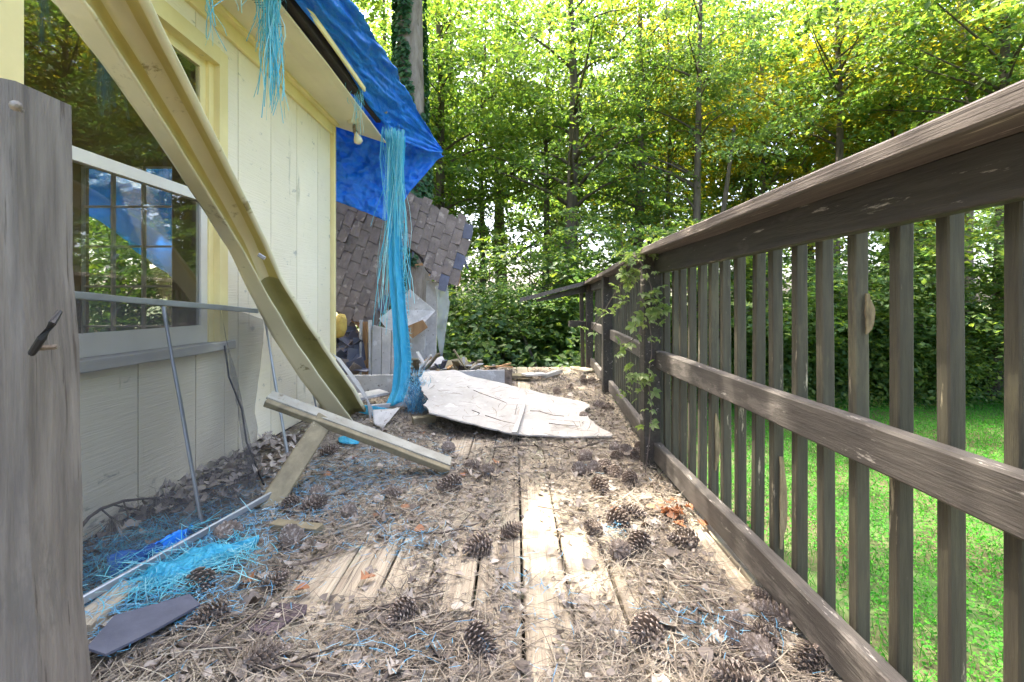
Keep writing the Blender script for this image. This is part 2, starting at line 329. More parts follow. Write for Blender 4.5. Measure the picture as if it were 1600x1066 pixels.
g3 = np.stack([gx, gy, np.array([gz(x, y) for x, y in zip(gx, gy)])+.008+rng.random(k)*.05*(1.2+dens)], 1)
gn = rng.normal(size=(k, 3))*.45+[0, 0, 1]
stuff('lawn_cover', leaves('lawn_cover', g3, gn, .018+rng.random(k)*.014, .014+rng.random(k)*.009), m_grass, 'bright green clover and short grass on the lawn below the railing', 'lawn')
k = 45000; gx = 1+rng.random(k)*11; gy = .8+rng.random(k)*11
p3 = np.stack([gx, gy, np.array([gz(x, y) for x, y in zip(gx, gy)])+.04], 1)
stuff('lawn_grass', ribbons('lawn_grass', p3, rng.normal(size=(k, 3))*.5+[0, 0, 1.], .07+rng.random(k)*.06, .005, .3, 2, rng.normal(size=(k, 3))), m_grass, 'thin upright grass blades scattered through the clover lawn', 'grass')

# ------------------------------------------------------------------ woods
def crown_mesh(name, seed, nsp, rad, zc, hz, leaf, per, sp=.5, low=0, skip=None, flat=.12):
    r = np.random.default_rng(seed); cs = []
    while len(cs) < nsp:
        q = r.normal(size=3); q = q/np.linalg.norm(q)*r.random()**.42
        c = np.array([q[0]*rad, q[1]*rad, zc+q[2]*hz])
        if c[2] < low or (skip and skip(c)): continue
        if noise.noise((c[0]*.55+seed, c[1]*.55, c[2]*.55)) < -.16: continue
        cs.append(c)
    cs = np.array(cs); out = np.stack([cs[:, 0], cs[:, 1], np.zeros(nsp)], 1); out = unit(out)
    sz = sp*(.55+r.random(nsp)*.8); k = nsp*per; i = np.repeat(np.arange(nsp), per)
    a = r.random(k)*2*np.pi; rr = np.sqrt(r.random(k))*sz[i]
    tilt = (r.random(nsp)*.5-.05)[i]
    loc = np.stack([np.cos(a)*rr, np.sin(a)*rr, r.normal(size=k)*flat*sz[i]], 1)
    along = (loc*out[i]).sum(1); loc[:, 2] -= along*tilt + rr*rr*.25
    c = cs[i]+loc
    nr = r.normal(size=(k, 3))*.5+[0, 0, 1.]+out[i]*.35
    global rng; keep_r = rng; rng = r
    L = leaf*(.7+r.random(k)*.6); me = leaves(name, c, nr, L, L*.62)
    rng = keep_r; return me, cs
CR = []
for q, (nsp, rad, zc, hz, leaf, per, sp, low) in enumerate([
        (190, 2.6, 6.8, 4.2, .12, 52, .52, 2.6), (180, 2.9, 7.0, 4.2, .125, 52, .56, 3.2), (190, 2.3, 6.2, 4.6, .088, 80, .48, 2.2),
        (150, 3.1, 7.6, 3.4, .14, 50, .58, 4.0), (190, 2.6, 6.6, 4.6, .095, 74, .5, 2.4)]):
    CR.append(crown_mesh('crown', 20+q, nsp, rad, zc, hz, leaf, per, sp, low))
SAP = [crown_mesh('crown', 50+q, 80, 1.3, 2.5, 1.7, .105, 46, .42, .7) for q in range(3)]
BUSH = [crown_mesh('foliage', 70+q, 130, 1.25, .75, .85, .085, 60, .36, .1, None, .35) for q in range(3)]
FARC = [crown_mesh('crown', 90+q, 160, 3.3, 6.8, 5.2, .17, 52, .75, .4) for q in range(2)]
for (me, _), mt in zip(CR+SAP+BUSH+FARC, [m_leaf, m_leafgold, m_leaf, m_leaf, m_leafdark, m_leafdark, m_leaf, m_leafdark, m_leafdark, m_leafdark, m_leaf, m_leaf, m_leafdark]): me.materials.append(mt)
def trunk_mb(r, h, seed, limbs=(), lean=(0, 0), fork=False, n=9):
    rd = random.Random(seed); m = MB(); ax = lambda z: V((lean[0]*z+.16*noise.noise((z*.23, seed, 0))*min(1, z), lean[1]*z+.16*noise.noise((z*.23, 7, seed))*min(1, z), z))
    zs = [0, .12, .4]+[h*i/11 for i in range(1, 12)]; zs = sorted(z for z in zs)
    m.tube([ax(z)-V((0, 0, .1 if z == 0 else 0)) for z in zs], [r*(1.45 if z == 0 else 1.18 if z < .2 else 1)*(1-.8*z/h) for z in zs], n)
    for c in limbs:
        c = V(c); z0 = max(.8, min(h*.9, c.z-.35*math.hypot(c.x, c.y)-rd.random()*.5)); a = ax(z0); mid = a.lerp(c, .5)+V((rd.gauss(0, .12), rd.gauss(0, .12), .1))
        rr = max(.012, r*(1-.8*z0/h)*.42); m.tube([a, a.lerp(mid, .5)+V((0, 0, .05)), mid, c], [rr, rr*.75, rr*.5, rr*.2], 5)
    if fork: m.tube([ax(.9), ax(1.6)+V((.22, 0, 0)), ax(3)+V((.5, .1, 0)), ax(6)+V((.9, .2, 0))], [r*.8, r*.7, r*.6, r*.25], 8)
    return m
def tree(px, wpx, Y, ci, name, label, group, seed, h=10.5, lean=(0, 0), mat=m_bark, sc_=1, zs=1, fork=False, X=None, nl=26, crown=None):
    x = (px-805)/800*Y if X is None else X; z = gz(x, Y); t = thing(name, label, 'tree', (x, Y, z), group)
    me, cs = (crown or CR)[ci]; rd = random.Random(seed); a = rd.random()*6.28; rot = Matrix.Rotation(a, 4, 'Z')
    S = Matrix.Diagonal((sc_, sc_, zs, 1)); pick = rd.sample(range(len(cs)), nl)
    tr = link('trunk', trunk_mb(wpx*Y/1600, h, seed, [(rot @ S) @ V(cs[i]) for i in pick], lean, fork).mesh('trunk', True), mat, None); tr.parent = t
    c = link('crown', me, None); c.parent = t; c.rotation_euler.z = a; c.scale = (sc_, sc_, zs); c.location = (lean[0]*5, lean[1]*5, 0)
    return t
def behind(px): return 'beside the collapsed roof' if px < 790 else 'beyond the far end of the deck' if px < 905 else 'behind the vine covered railing post' if px < 1060 else 'behind the closely spaced far slats' if px < 1250 else 'across the lawn behind the wide near slats'
WG = 'trees in the woods beyond the deck'
for i, (px, wp, Y, ci, ln, fk, lb) in enumerate([
        (690, 21, 12.5, 0, (-.01, 0), 0, 'straight dark trunked tree right of the ivy covered trunk'),
        (748, 12, 14, 2, (.02, 0), 0, 'slender tree in the woods beyond the end of the deck'),
        (852, 14, 14.5, 4, (.01, 0), 0, 'slender tree in the woods beyond the end of the deck'),
        (897, 27, 11.5, 0, (-.01, 0), 0, 'stout dark trunk rising behind the broken cap board of the railing'),
        (1000, 23, 13, 2, (0, 0), 0, 'grey brown straight trunk rising behind the vine on the railing'),
        (1042, 11, 14, 1, (.005, 0), 0, 'slender tree in the woods beyond the end of the deck'),
        (1083, 17, 11.5, 4, (.02, 0), 1, 'forked brown tree standing above the railing cap'),
        (1196, 12, 15, 1, (-.01, 0), 0, 'slender tree in the woods above the railing'),
        (1308, 19, 12.5, 3, (0, 0), 0, 'pale grey trunk half hidden by leaves above the railing'),
        (1392, 14, 13, 1, (.01, 0), 0, 'dark slim trunk against bright leaf gaps above the railing'),
        (1440, 10, 16, 2, (0, 0), 0, 'slender tree in the woods above the railing'),
        (1556, 26, 10.5, 3, (.03, 0), 0, 'vine wrapped dark leaning trunk beside the pale barked tree')]):
    tree(px, wp, Y, ci, 'woodland_tree', lb, WG, 100+i, lean=ln, fork=bool(fk), sc_=.9+.2*random.random(), zs=.95+.2*random.random())
tree(1520, 24, 12.2, 3, 'woodland_tree', 'pale barked leaning tree standing over the railing cap', WG, 131, lean=(-.03, 0), mat=m_barkpale, sc_=.9, nl=10)
for i in range(30):
    Y = 15.5+rng.random()*12; px = -100+1800*(i+.5)/30+rng.normal()*25
    tree(px, 14+rng.random()*10, Y, i % 2, 'woodland_tree', 'distant tree deep in the green woods', 'distant trees deep in the woods', 200+i, h=12, sc_=.95+.35*random.random(), zs=1.0+.35*random.random(), nl=6, crown=FARC)
for i, (x, Y) in enumerate([(9.5, -3), (11, .5), (10, 4), (12.5, 7), (11.5, -6), (13.5, 3.5)]):
    tree(0, 14, Y, (0, 3, 1, 0, 2, 1)[i], 'woodland_tree', 'lawn edge tree reflected in the house window', 'trees along the far edge of the lawn', 260+i, X=x)
for i, (px, Y, q, s) in enumerate([(715, 9.2, 0, .95), (770, 8.6, 2, .9), (832, 9.3, 1, 1.1), (905, 9.8, 0, 1.2), (965, 9.5, 2, 1.15), (1035, 9.6, 1, 1.2), (1120, 9.4, 0, 1.2), (1215, 10.2, 1, 1.25), (1300, 10.6, 2, 1.2), (1405, 10.2, 0, 1.25), (1480, 9.8, 2, 1.1), (1575, 9.4, 1, 1.2), (1640, 9, 0, 1.3)]):
    tree(px, 5, Y, q, 'leafy_sapling', 'leafy green sapling '+behind(px), 'saplings along the edge of the woods', 300+i, h=3.0*s, sc_=s*.9, zs=s*.74, nl=14, crown=SAP)
for i, (x, Y, ci) in enumerate([(-4.5, 10.5, 2), (-7, 9, 4), (-3.2, 12.5, 0), (-9.5, 12, 1)]):
    tree(0, 16, Y, ci, 'woodland_tree', 'dark trunked tree behind the house seen through the paned door', 'trees behind the house', 280+i, X=x)
for i, (x, Y) in enumerate([(-4.2, 6.6), (-5.6, 7.4), (-3.3, 7.6), (-7, 7), (-4.6, 5.8)]):
    tree(0, 5, Y, i % 3, 'leafy_sapling', 'leafy sapling behind the house seen through the paned door', 'saplings behind the house', 290+i, X=x, h=3.2, zs=.9, nl=14, crown=SAP)
for i in range(22):
    px = 690+(i+.5)*930/22+rng.normal()*8; Y = (8.3 if px < 940 else 10.4)+rng.random()*1.6; x = (px-805)/800*Y; s = .85+random.random()*.5
    t = thing('bush', 'low dark green bush '+behind(px), 'bush', (x, Y, gz(x, Y)), 'bushes along the edge of the woods')
    me, cs = BUSH[i % 3]; c = link('foliage', me, None); c.parent = t; c.scale = (s, s, s); c.rotation_euler.z = random.random()*6.28
    m = MB()
    for q in range(7): m.tube([(0, 0, -.05), V(cs[q])*s*.5, V(cs[q])*s], [.02, .013, .005], 5)
    st = m.out('stem', m_bark); st.parent = t
k = 26000; gx = -8+rng.random(k)*26; gy = 9.5+rng.random(k)**1.4*11
p3 = np.stack([gx, gy, np.array([gz(x, y) for x, y in zip(gx, gy)])+rng.random(k)*.3], 1)
stuff('woodland_ground_cover', leaves('woodland_ground_cover', p3, rng.normal(size=(k, 3))*.5+[0, 0, 1], .1, .06), m_leafdark, 'low leafy ground cover carpeting the floor of the woods', 'ground cover')

# the tall pine with ivy behind the house; its unseen crown is shaped to shade the deck, gaps cut for sun
ix, iy = (643-805)/800*7.6, 7.6
patches = [(G(838, 790), .05, .55), (G(820, 645), .24, .2), (G(1110, 840), .03, .3), (G(690, 600), .12, .1), (G(900, 592), .3, .8), (G(1020, 760), .0, .1)]
def lets_sun(c):
    q = V((c[0]+ix-1.2, c[1]+iy-1.2, c[2]+gz(ix, iy))); q = q-SUN*(q.z/SUN.z)
    if q.x > 1.15: return noise.noise((q.x*.9, q.y*.9, 4)) > -.22      # the lawn lies mostly in sun
    return any(((q.x-p.x)/(a+.16))**2+((q.y-p.y)/(b+.16))**2 < 1 for p, a, b in patches)
pine = thing('ivy_covered_pine', 'tall pale barked trunk wrapped in dark ivy behind the blue tarp', 'tree', (ix, iy, gz(ix, iy)))
pt = trunk_mb(.275, 15, 5, [(-3, -1.5, 8.5), (-1.5, -2.6, 9), (1.6, -1, 9.5), (-2.5, 1, 10), (.5, 2, 10)], (.0, 0), n=14).out('trunk', m_barkpale, None, True); pt.parent = pine
me, _ = crown_mesh('crown', 7, 520, 5.2, 9.6, 3.0, .13, 60, .55, 6.6, lets_sun); me.materials.append(m_leaf)
pc = link('crown', me, None); pc.parent = pine; pc.location = (-1.2, -1.2, 0)
k = 11000; th = rng.random(k)*6.28; z = rng.random(k)*9
ivm = np.array([noise.noise((math.cos(a)*1.1, math.sin(a)*1.1, zz*.35))+(.25 if math.cos(a-3.6) > .1 else -.12) for a, zz in zip(th, z)]) > .0
th, z = th[ivm], z[ivm]; k = len(z); rr = .275*(1-.8*z/15)+.015+rng.random(k)*.05
off = np.array([[.16*noise.noise((q*.23, 5, 0))*min(1, q), .16*noise.noise((q*.23, 7, 5))*min(1, q)] for q in z])
iv = link('ivy', leaves('ivy', np.stack([np.cos(th)*rr+off[:, 0], np.sin(th)*rr+off[:, 1], z], 1), np.stack([np.cos(th), np.sin(th), np.full(k, .5)], 1)+rng.normal(size=(k, 3))*.35, .085, .075), m_ivy); iv.parent = pine; iv['kind'] = 'stuff'

# ------------------------------------------------------------------ deck
deck = thing('wooden_deck', 'weathered plank deck covered with needles and cones beside the house', 'deck', (0, 3.4, 0))
def plank(x0, x1, y0, y1, dz):
    m = MB(); m.beam((0, -(y1-y0)/2, 0), (0, (y1-y0)/2, 0), x1-x0, .036, seg=max(2, int((y1-y0)/.35)), ch=.004, jit=.0035)
    o = m.out('plank', m_plank); o.parent = deck; o.location = ((x0+x1)/2, (y0+y1)/2-3.4, -.018+dz); o.rotation_euler.y = random.gauss(0, .008)
bw = .14
for i in range(-6, 20):
    x0 = -1.52+i*bw; y0 = -1.2 if x0 > -1.6 else 4.3
    if x0 > .75: y0 = 3.9+(x0-.8)*12
    if x0 > 1.0: continue
    cuts = [y0]; y = y0+1.0+random.random()*2.2
    if i == 5: y = 1.68          # the butt joint in the bare patch of boards
    while y < 6.1: cuts.append(y); y += 1.6+random.random()*1.8
    cuts.append(6.75+random.gauss(0, .03))
    for a, b in zip(cuts, cuts[1:]): plank(x0+.003+random.random()*.002, x0+bw-.003-random.random()*.003, a+.003, b-.004, random.gauss(0, .0018))
for y in np.arange(-1, 6.9, .42): MB().beam((-1.5 if y < 4.4 else -2.3, y, -.13), (.72 if y < 4.4 else .92, y, -.13), .04, .18).out('joist', m_dark, deck)
MB().beam((.735, -1.2, -.135), (.735, 4, -.135), .035, .2).out('rim_joist', m_rail, deck)
MB().beam((-2.3, 6.76, -.135), (1, 6.76, -.135), .035, .2).out('rim_joist', m_rail, deck)
for x, y in ((.66, 0), (.66, 3.2), (.85, 6.5), (-1.4, 6.5)): MB().beam((x, y, GZ-.2), (x, y, -.2), .09, .09).out('support_post', m_rail, deck)

# ------------------------------------------------------------------ railing
rail = thing('deck_railing', 'dark brown slatted wooden railing with peeling rails along the deck edge', 'railing', (.75, 3.3, 0))
path = [V((.655, -.9, 0)), V((.655, .40, 0)), V((.66, 2.62, 0)), V((.81, 4.72, 0)), V((.92, 6.62, 0))]
slat_me = MB().beam((0, 0, .02), (0, 0, 1.075), .031, .029, up=(0, 1, 0), seg=6, ch=.003, jit=.002).mesh('slat'); slat_me.materials.append(m_slat)
def off(p, d, s, nrm, q, z): return V((p.x+d.x*s+nrm.x*q, p.y+d.y*s+nrm.y*q, z))
for si, (a, b) in enumerate(zip(path, path[1:])):
    d = (b-a).normalized(); nr = V((d.y, -d.x, 0)); L = (b-a).length; e = .092
    A = lambda s, q, z: off(a, d, s, nr, q, z)
    MB().beam(A(e, .072, 1.045), A(L, .072, 1.045), .038, .092, seg=8, jit=.002).out('top_beam', m_rail, rail)
    MB().beam(A(e, .08, .558), A(L, .08, .558), .04, .09, seg=10, ch=.005, jit=.004).out('middle_rail', m_mid, rail)
    MB().beam(A(e, .07, .085), A(L, .07, .085), .04, .10, seg=10, ch=.005, jit=.004).out('bottom_rail', m_mid, rail)
    z1 = 1.107
    MB().beam(A(.004, .045, z1), A(L-.004 if si < 3 else L+.1, .045, z1-(.0 if si < 2 else .004)), .155, .034, seg=10, ch=.004, jit=.004).out('cap_board', m_cap, rail)
    s = .13
    if si == 1: s = .888-.40-.122*3
    while s < L-.02:
        o = link('slat', slat_me, None, None); o.parent = rail; q = A(s+.018, .117, 0)
        o.location = q-V(rail.location)+V((0, 0, random.gauss(0, .004))); o.rotation_euler = (random.gauss(0, .004), random.gauss(0, .004), math.atan2(d.y, d.x)-math.pi/2+random.gauss(0, .02)); s += .122
for p in path: MB().beam(V((p.x+.045, p.y+.045, -.3)), V((p.x+.045, p.y+.045, 1.089)), .089, .089, up=(0, 1, 0), seg=6, ch=.005, jit=.003).out('post', m_rail, rail)
for px, yy, za, zb in ((1217, 1.498, .13, .40), (1139, 1.986, .20, .42), (1330, 1.132, .78, .87)):
    zz = [za+(zb-za)*i/8 for i in range(9)]; A_ = [V((.772+.004*random.random(), yy, z)) for z in zz]; B_ = [V((.776+.016*math.sin(i/8*3.14)+.006*random.random(), yy, z)) for i, z in enumerate(zz)]
    MB().prism(A_+B_[::-1], (0, -.004, 0)).out('split_wood', m_splitw, rail)
# broken end of the railing
tipA, tipB = P(928, 436, 6.7), P(812, 466, 6.25)
m = MB(); dd = (tipB-tipA); sd = V((0, .075, 0))
m.prism([tipA-sd, tipA+sd, tipA.lerp(tipB, .82)+sd, tipB-sd*.9], (0, 0, -.05)); m.out('broken_cap_board', m_cap, rail)
m = MB(); m.beam(P(925, 449, 6.72), P(838, 470, 6.37), .03, .10, seg=4, jit=.003, taper=.35); m.out('broken_beam', m_rail, rail)
MB().beam(P(889, 506, 6.6), P(925, 507, 6.72), .035, .08, jit=.004, seg=2).out('broken_middle_rail', m_rail, rail)
MB().beam(P(911, 574, 6.75), P(908, 452, 6.75), .05, .05, up=(0, 1, 0)).out('end_slat', m_slat, rail)

# near post with its hook
gp = thing('grey_post', 'close grey weathered post with a nail and a black hook', 'post', (-.6, .66, 0))
p_top, p_bot = V((-.655, .66, 1.118)), V((-.612, .66, -.2))
MB().beam(p_bot, p_top, .095, .095, up=(0, 1, 0), seg=12, ch=.009, jit=.006).out('timber', m_postgrey, gp)
a = P(8, 163, .605); b = P(40, 168, .575)
m = MB(); m.tube([a+V((0, .02, 0)), a.lerp(b, .5)], .0026, 8); m.lathe([(.001, 0), (.0062, .001), (.0062, .003), (.002, .005)], a.lerp(b, .5), 10, (b-a)); m.out('nail', m_nail, gp)
MB().tube([P(50, 552, .6), P(66, 528, .585), P(82, 505, .585), P(93, 487, .6)], [.004, .0045, .004, .003], 8).out('hook', m_black, gp)
MB().beam(P(52, 545, .6), P(90, 542, .6), .006, .006).out('staple', m_nail, gp)

# ------------------------------------------------------------------ house
house = thing('damaged_house', 'cream sided house with a window and a torn eave under the tarp', 'house', (-2.6, 1.5, 0))
XW = -1.51
edges = [-1.35, -.97, -.6, -.22, .16, .54, .92, 1.30, 1.67, 2.05, 2.42, 2.79, 3.165, 3.54, 3.915, 4.18]
def board(y0, y1, z0, z1):
    MB().box((XW-.014, y0+.0035, z0), (XW, y1-.0035, z1)).out('siding_board', m_siding, house)
W0, W1, Z0, Z1 = 1.47, 2.66, .61, 2.13
for a, b in zip(edges, edges[1:]):
    if b <= W0 or a >= W1: board(a, b, .015, 2.30)
    else:
        if a < W0: board(a, W0+.004, .015, 2.30); a = W0
        if b > W1: board(W1-.004, b, .015, 2.30); b = W1
        board(a, b, .015, Z0-.005); board(a, b, Z1+.005, 2.30)
m = MB()
for lo, hi in (((XW-.1, -1.4, -.25), (XW-.0145, W0, 2.33)), ((XW-.1, W1, -.25), (XW-.0145, 4.18, 2.33)), ((XW-.1, W0, -.25), (XW-.0145, W1, Z0)), ((XW-.1, W0, Z1), (XW-.0145, W1, 2.33))): m.box(lo, hi)
m.out('wall_core', m_dark, house)
MB().beam((XW+.006, 4.205, .01), (XW+.006, 4.205, 2.32), .055, .035, up=(0, 1, 0)).out('corner_trim', m_trim, house)
MB().beam((XW-.06, 4.245, .01), (XW-.06, 4.245, 2.32), .09, .022, up=(0, 1, 0)).out('corner_trim', m_trim, house)
MB().beam((XW+.012, -1.3, 2.27), (XW+.012, 4.2, 2.27), .024, .085, seg=8, jit=.001).out('frieze_board', m_trim, house)
MB().beam((XW+.03, -1.3, 2.315), (XW+.03, 4.22, 2.315), .06, .022).out('frieze_moulding', m_trim, house)
m = MB(); m.prism([(XW, -1.4, 2.328), (-1.17, -1.4, 2.328), (-1.17, 3.2, 2.328), (-1.175, 4.66, 2.30), (XW, 4.28, 2.324)], (0, 0, .014)); m.out('soffit', m_soffit, house)
for y in np.arange(1.9, 2.75, .022): MB().box((-1.42, y, 2.3262), (-1.24, y+.006, 2.3275)).out('vent_slot', m_dark, house)
MB().beam((-1.1, -1.4, 2.405), (-1.095, 3.72, 2.40), .014, .035, seg=6, jit=.003).out('drip_edge', m_trim, house)
MB().beam((-1.15, -1.4, 2.42), (-1.15, 4.3, 2.42), .04, .12, seg=6, jit=.003).out('fascia', m_dark, house)
m = MB(); m.prism([(-1.08, -1.4, 2.50), (-4.6, -1.4, 3.696), (-4.6, 3.45, 3.696), (-1.6, 3.45, 2.677), (-1.6, 4.25, 2.677), (-1.08, 4.35, 2.50)], (0, 0, .05)); m.out('roof', m_dark, house)
# window
win = MB().box((XW-.085, W0+.03, Z0), (XW-.075, W0+.035, Z1)).out('window', m_trim, house)  # the unit that carries casing, sashes, panes and sill
def wpart(lo, hi, nm, mt, par=house):
    return MB().box(lo, hi).out(nm, mt, win)
for lo, hi in (((XW-.09, W0, Z0), (XW+.018, W0+.085, Z1)), ((XW-.09, W1-.075, Z0), (XW+.018, W1, Z1)), ((XW-.09, W0+.085, Z1-.08), (XW+.022, W1-.075, Z1+.003))): wpart(lo, hi, 'casing', m_trim)
wpart((XW-.07, W1-.115, Z0+.03), (XW-.012, W1-.075, Z1-.08), 'jamb_stop', m_trim); wpart((XW-.07, W0+.085, Z0+.03), (XW-.012, W0+.092, Z1-.08), 'jamb_stop', m_trim)
gy0, gy1 = W0+.092, W1-.115
wpart((XW-.05, gy1-.045, 1.40), (XW-.028, gy1, Z1-.08), 'upper_sash', m_trim); wpart((XW-.05, gy0, Z1-.125), (XW-.028, gy1-.045, Z1-.08), 'upper_sash', m_trim)
wpart((XW-.05, gy0, 1.345), (XW-.018, gy1, 1.392), 'meeting_rail', m_sash)
wpart((XW-.045, gy1-.05, .74), (XW-.02, gy1, 1.345), 'lower_sash', m_sash); wpart((XW-.045, gy0, .655), (XW-.02, gy1, .74), 'lower_sash', m_sash)
wpart((XW-.04, gy0, 1.392), (XW-.036, gy1-.045, Z1-.125), 'upper_pane', m_glass); wpart((XW-.034, gy0, .74), (XW-.03, gy1-.05, 1.345), 'lower_pane', m_glass)
MB().beam((XW-.012, W0-.05, .632), (XW-.012, W1+.02, .632), .12, .044, seg=14, ch=.004, jit=.003).out('sill', m_sill, win)
# room behind the window, its glazed door open to the ruined end of the house
room = MB(); room.box((-5.2, -1.3, -.02), (-1.62, 3.45, .03)); room.out('room_floor', m_inner, house)
MB().box((-5.25, -1.3, .03), (-5.15, 3.5, 2.6)).out('inner_wall', m_inner, house)
MB().box((-5.2, .35, .03), (-1.62, .42, 2.6)).out('inner_wall', m_inner, house)
dx0, dx1, dz0, dz1 = -2.93, -2.31, .42, 1.77
for lo, hi in (((-5.15, 3.45, .03), (dx0, 3.52, 2.6)), ((dx1, 3.45, .03), (-1.61, 3.52, 2.7)), ((dx0, 3.45, .03), (dx1, 3.52, dz0)), ((dx0, 3.45, dz1), (dx1, 3.52, 2.9))): MB().box(lo, hi).out('inner_wall', m_inner, house)
MB().box((-4.75, .42, 2.58), (-1.62, 3.45, 2.6)).out('ceiling', m_inner, house)
gd = MB().box((dx0, 3.44, dz0-.03), (dx1, 3.47, dz0)).out('glazed_door', m_sash, house)
for i in range(4): MB().box((dx0+(dx1-dx0)*i/3-.007, 3.455, dz0), (dx0+(dx1-dx0)*i/3+.007, 3.485, dz1)).out('muntin', m_sash, gd)
for i in range(6): MB().box((dx0+.012, 3.457, dz0+(dz1-dz0)*i/5-.006), (dx1-.012, 3.483, dz0+(dz1-dz0)*i/5+.006)).out('muntin', m_sash, gd)
MB().box((dx0, 3.468, dz0), (dx1, 3.471, dz1)).out('pane', m_glass, gd)
MB().lathe([(.012, 0), (.012, .03), (.032, .045), (.036, .065), (.02, .085)], (-3.12, 3.45, 1.0), 14, (0, -1, 0)).out('door_knob', m_nail, gd)
# soffit lamp
lamp = thing('soffit_lamp', 'small round floodlight fixture hanging under the soffit corner', 'lamp', (-1.31, 4.16, 2.325))
c = V((-1.31, 4.16, 2.326)); MB().lathe([(.055, 0), (.055, -.012), (.04, -.026), (.015, -.03)], c, 18).out('base', m_soffit, lamp)
MB().tube([c+V((0, 0, -.025)), c+V((.005, -.01, -.06)), c+V((.02, -.02, -.10))], [.011, .014, .02], 10).out('socket', m_nail, lamp)
MB().lathe([(.012, 0), (.02, .03), (.033, .065), (.034, .085), (.02, .10), (.004, .105)], c+V((.02, -.02, -.10)), 16, (.35, -.2, -1)).out('bulb', m_bulb, lamp, True)

# ------------------------------------------------------------------ tarp
tarp = thing('blue_tarp', 'wrinkled blue tarp draped over the eave and hanging past the house corner', 'tarp', (-1.1, 4, 2.5))
low = [P(392, -90, 2.13), P(440, -25, 2.42), P(475, 18, 2.68), P(512, 62, 3.05), P(548, 118, 3.5), P(575, 165, 3.95), P(602, 196, 4.4), P(632, 222, 4.85), P(668, 236, 5.1), P(691, 238, 5.2)]
mid = [P(440, -90, 2.2), P(490, -25, 2.55), P(515, 18, 2.85), P(550, 62, 3.2), P(583, 112, 3.68), P(606, 150, 4.15), P(630, 180, 4.6), P(652, 205, 4.95), P(676, 224, 5.15), P(691.5, 236, 5.21)]
top = [P(490, -90, 2.35), P(535, -25, 2.8), P(563, 18, 3.1), P(588, 58, 3.45), P(612, 98, 3.9), P(630, 130, 4.3), P(648, 162, 4.7), P(668, 196, 5.0), P(682, 218, 5.18), P(692, 234, 5.22)]
back1 = [q+V((-.5, .02, .15)) for q in top[:-3]]+[top[-3]+V((-.45, .1, .1)), top[-2]+V((-.4, .15, .1)), top[-1]+V((-.35, .2, .05))]
back2 = [q+V((-1.9, 0, .66)) for q in top[:4]]+[q+V((-1.3, .1, .35)) for q in top[4:]]
sheet(loft([low, mid, top, back1, back2], 180, 70, .03, 4.2, 0, (.035, .2, -.045)), 'eave_drape', m_tarp, tarp)
m = loft([[q+V((.004, -.004, -.004)) for q in low], [a.lerp(b, .14)+V((.006, -.006, 0)) for a, b in zip(low, mid)]], 180, 4, .01, 4.2); sheet(m, 'hem', m_tarp, tarp)
hc = [(512, 165, 312, 4.75), (540, 178, 320, 4.85), (570, 190, 331, 4.95), (602, 203, 346, 5.02), (622, 213, 330, 5.08), (642, 222, 298, 5.12), (662, 229, 275, 5.16), (690, 238, 242, 5.2)]
tA = [P(x, a-12, Y) for x, a, b, Y in hc]; tM = [P(x-2, a*.5+b*.5, Y+.1) for x, a, b, Y in hc]; tB = [P(x, b, Y+.12) for x, a, b, Y in hc]
sheet(loft([tA, tM, tB], 90, 60, .055, 5), 'end_drape', m_tarp, tarp)
for px, py, Y in ((493, 10, 2.83), (601, 176, 4.3)): MB().lathe([(.013, 0), (.014, .004), (.008, .005), (.007, 0)], P(px, py, Y)+V((.012, -.012, 0)), 12, (.6, -.8, 0)).out('eyelet', m_nail, tarp)
def strands(name, pts_top, spread, zlen, nst, wd, mat, parent, jit=.012):
    """loose tarp threads hanging down"""
    vs = []; fs = []
    for i in range(nst):
        p = V(pts_top)+V((random.gauss(0, spread[0]), random.gauss(0, spread[1]), random.random()*.04)); L = zlen*(.35+.65*random.random()**.6)
        dr = V((random.gauss(0, .05), random.gauss(0, .05), -1)); a = random.random()*3.14; s = V((math.cos(a), math.sin(a), 0))*wd*.5; k = len(vs); ns = 7; sw = V((random.gauss(0, jit), random.gauss(0, jit), 0))
        for j in range(ns+1):
            t = j/ns; c = p+dr*L*t+sw*math.sin(t*5+i)+V((p.x-pts_top[0], p.y-pts_top[1], 0))*-.45*math.sin(t*math.pi*.8); vs += [c-s, c+s]
        fs += [(k+2*j, k+2*j+1, k+2*j+3, k+2*j+2) for j in range(ns)]
    return link(name, bulk(name, np.array([tuple(v) for v in vs]), fs), mat, parent)
strands('frayed_fringe', P(425, -12, 2.43), (.017, .024), .62, 65, .004, m_strand, tarp, .018)
strands('frayed_fringe', P(418, -6, 2.43), (.035, .04), .3, 45, .0035, m_strand, tarp, .02)
strands('frayed_fringe', P(331, -20, 2.05), (.016, .02), .27, 9, .004, m_strand, tarp, .02)
strands('frayed_fringe', P(372, -14, 2.2), (.02, .02), .12, 5, .003, m_strand, tarp, .02)
strands('frayed_fringe', P(560, 128, 3.7), (.04, .06), .42, 22, .003, m_strand, tarp, .02)
strands('frayed_fringe', P(620, 208, 4.35), (.024, .03), 1.75, 95, .005, m_strand, tarp, .04)
strands('frayed_fringe', P(607, 205, 4.4), (.02, .04), .9, 40, .004, m_strand, tarp, .02)
sL = [P(606, 210, 4.4), P(606, 330, 4.32), P(607, 420, 4.25), P(613, 500, 4.18), P(616, 570, 4.1), P(612, 612, 4.02), P(600, 638, 3.9)]
sR = [P(634, 214, 4.45), P(627, 330, 4.36), P(630, 420, 4.28), P(637, 500, 4.2), P(642, 560, 4.12), P(640, 600, 4.04), P(630, 628, 3.92)]
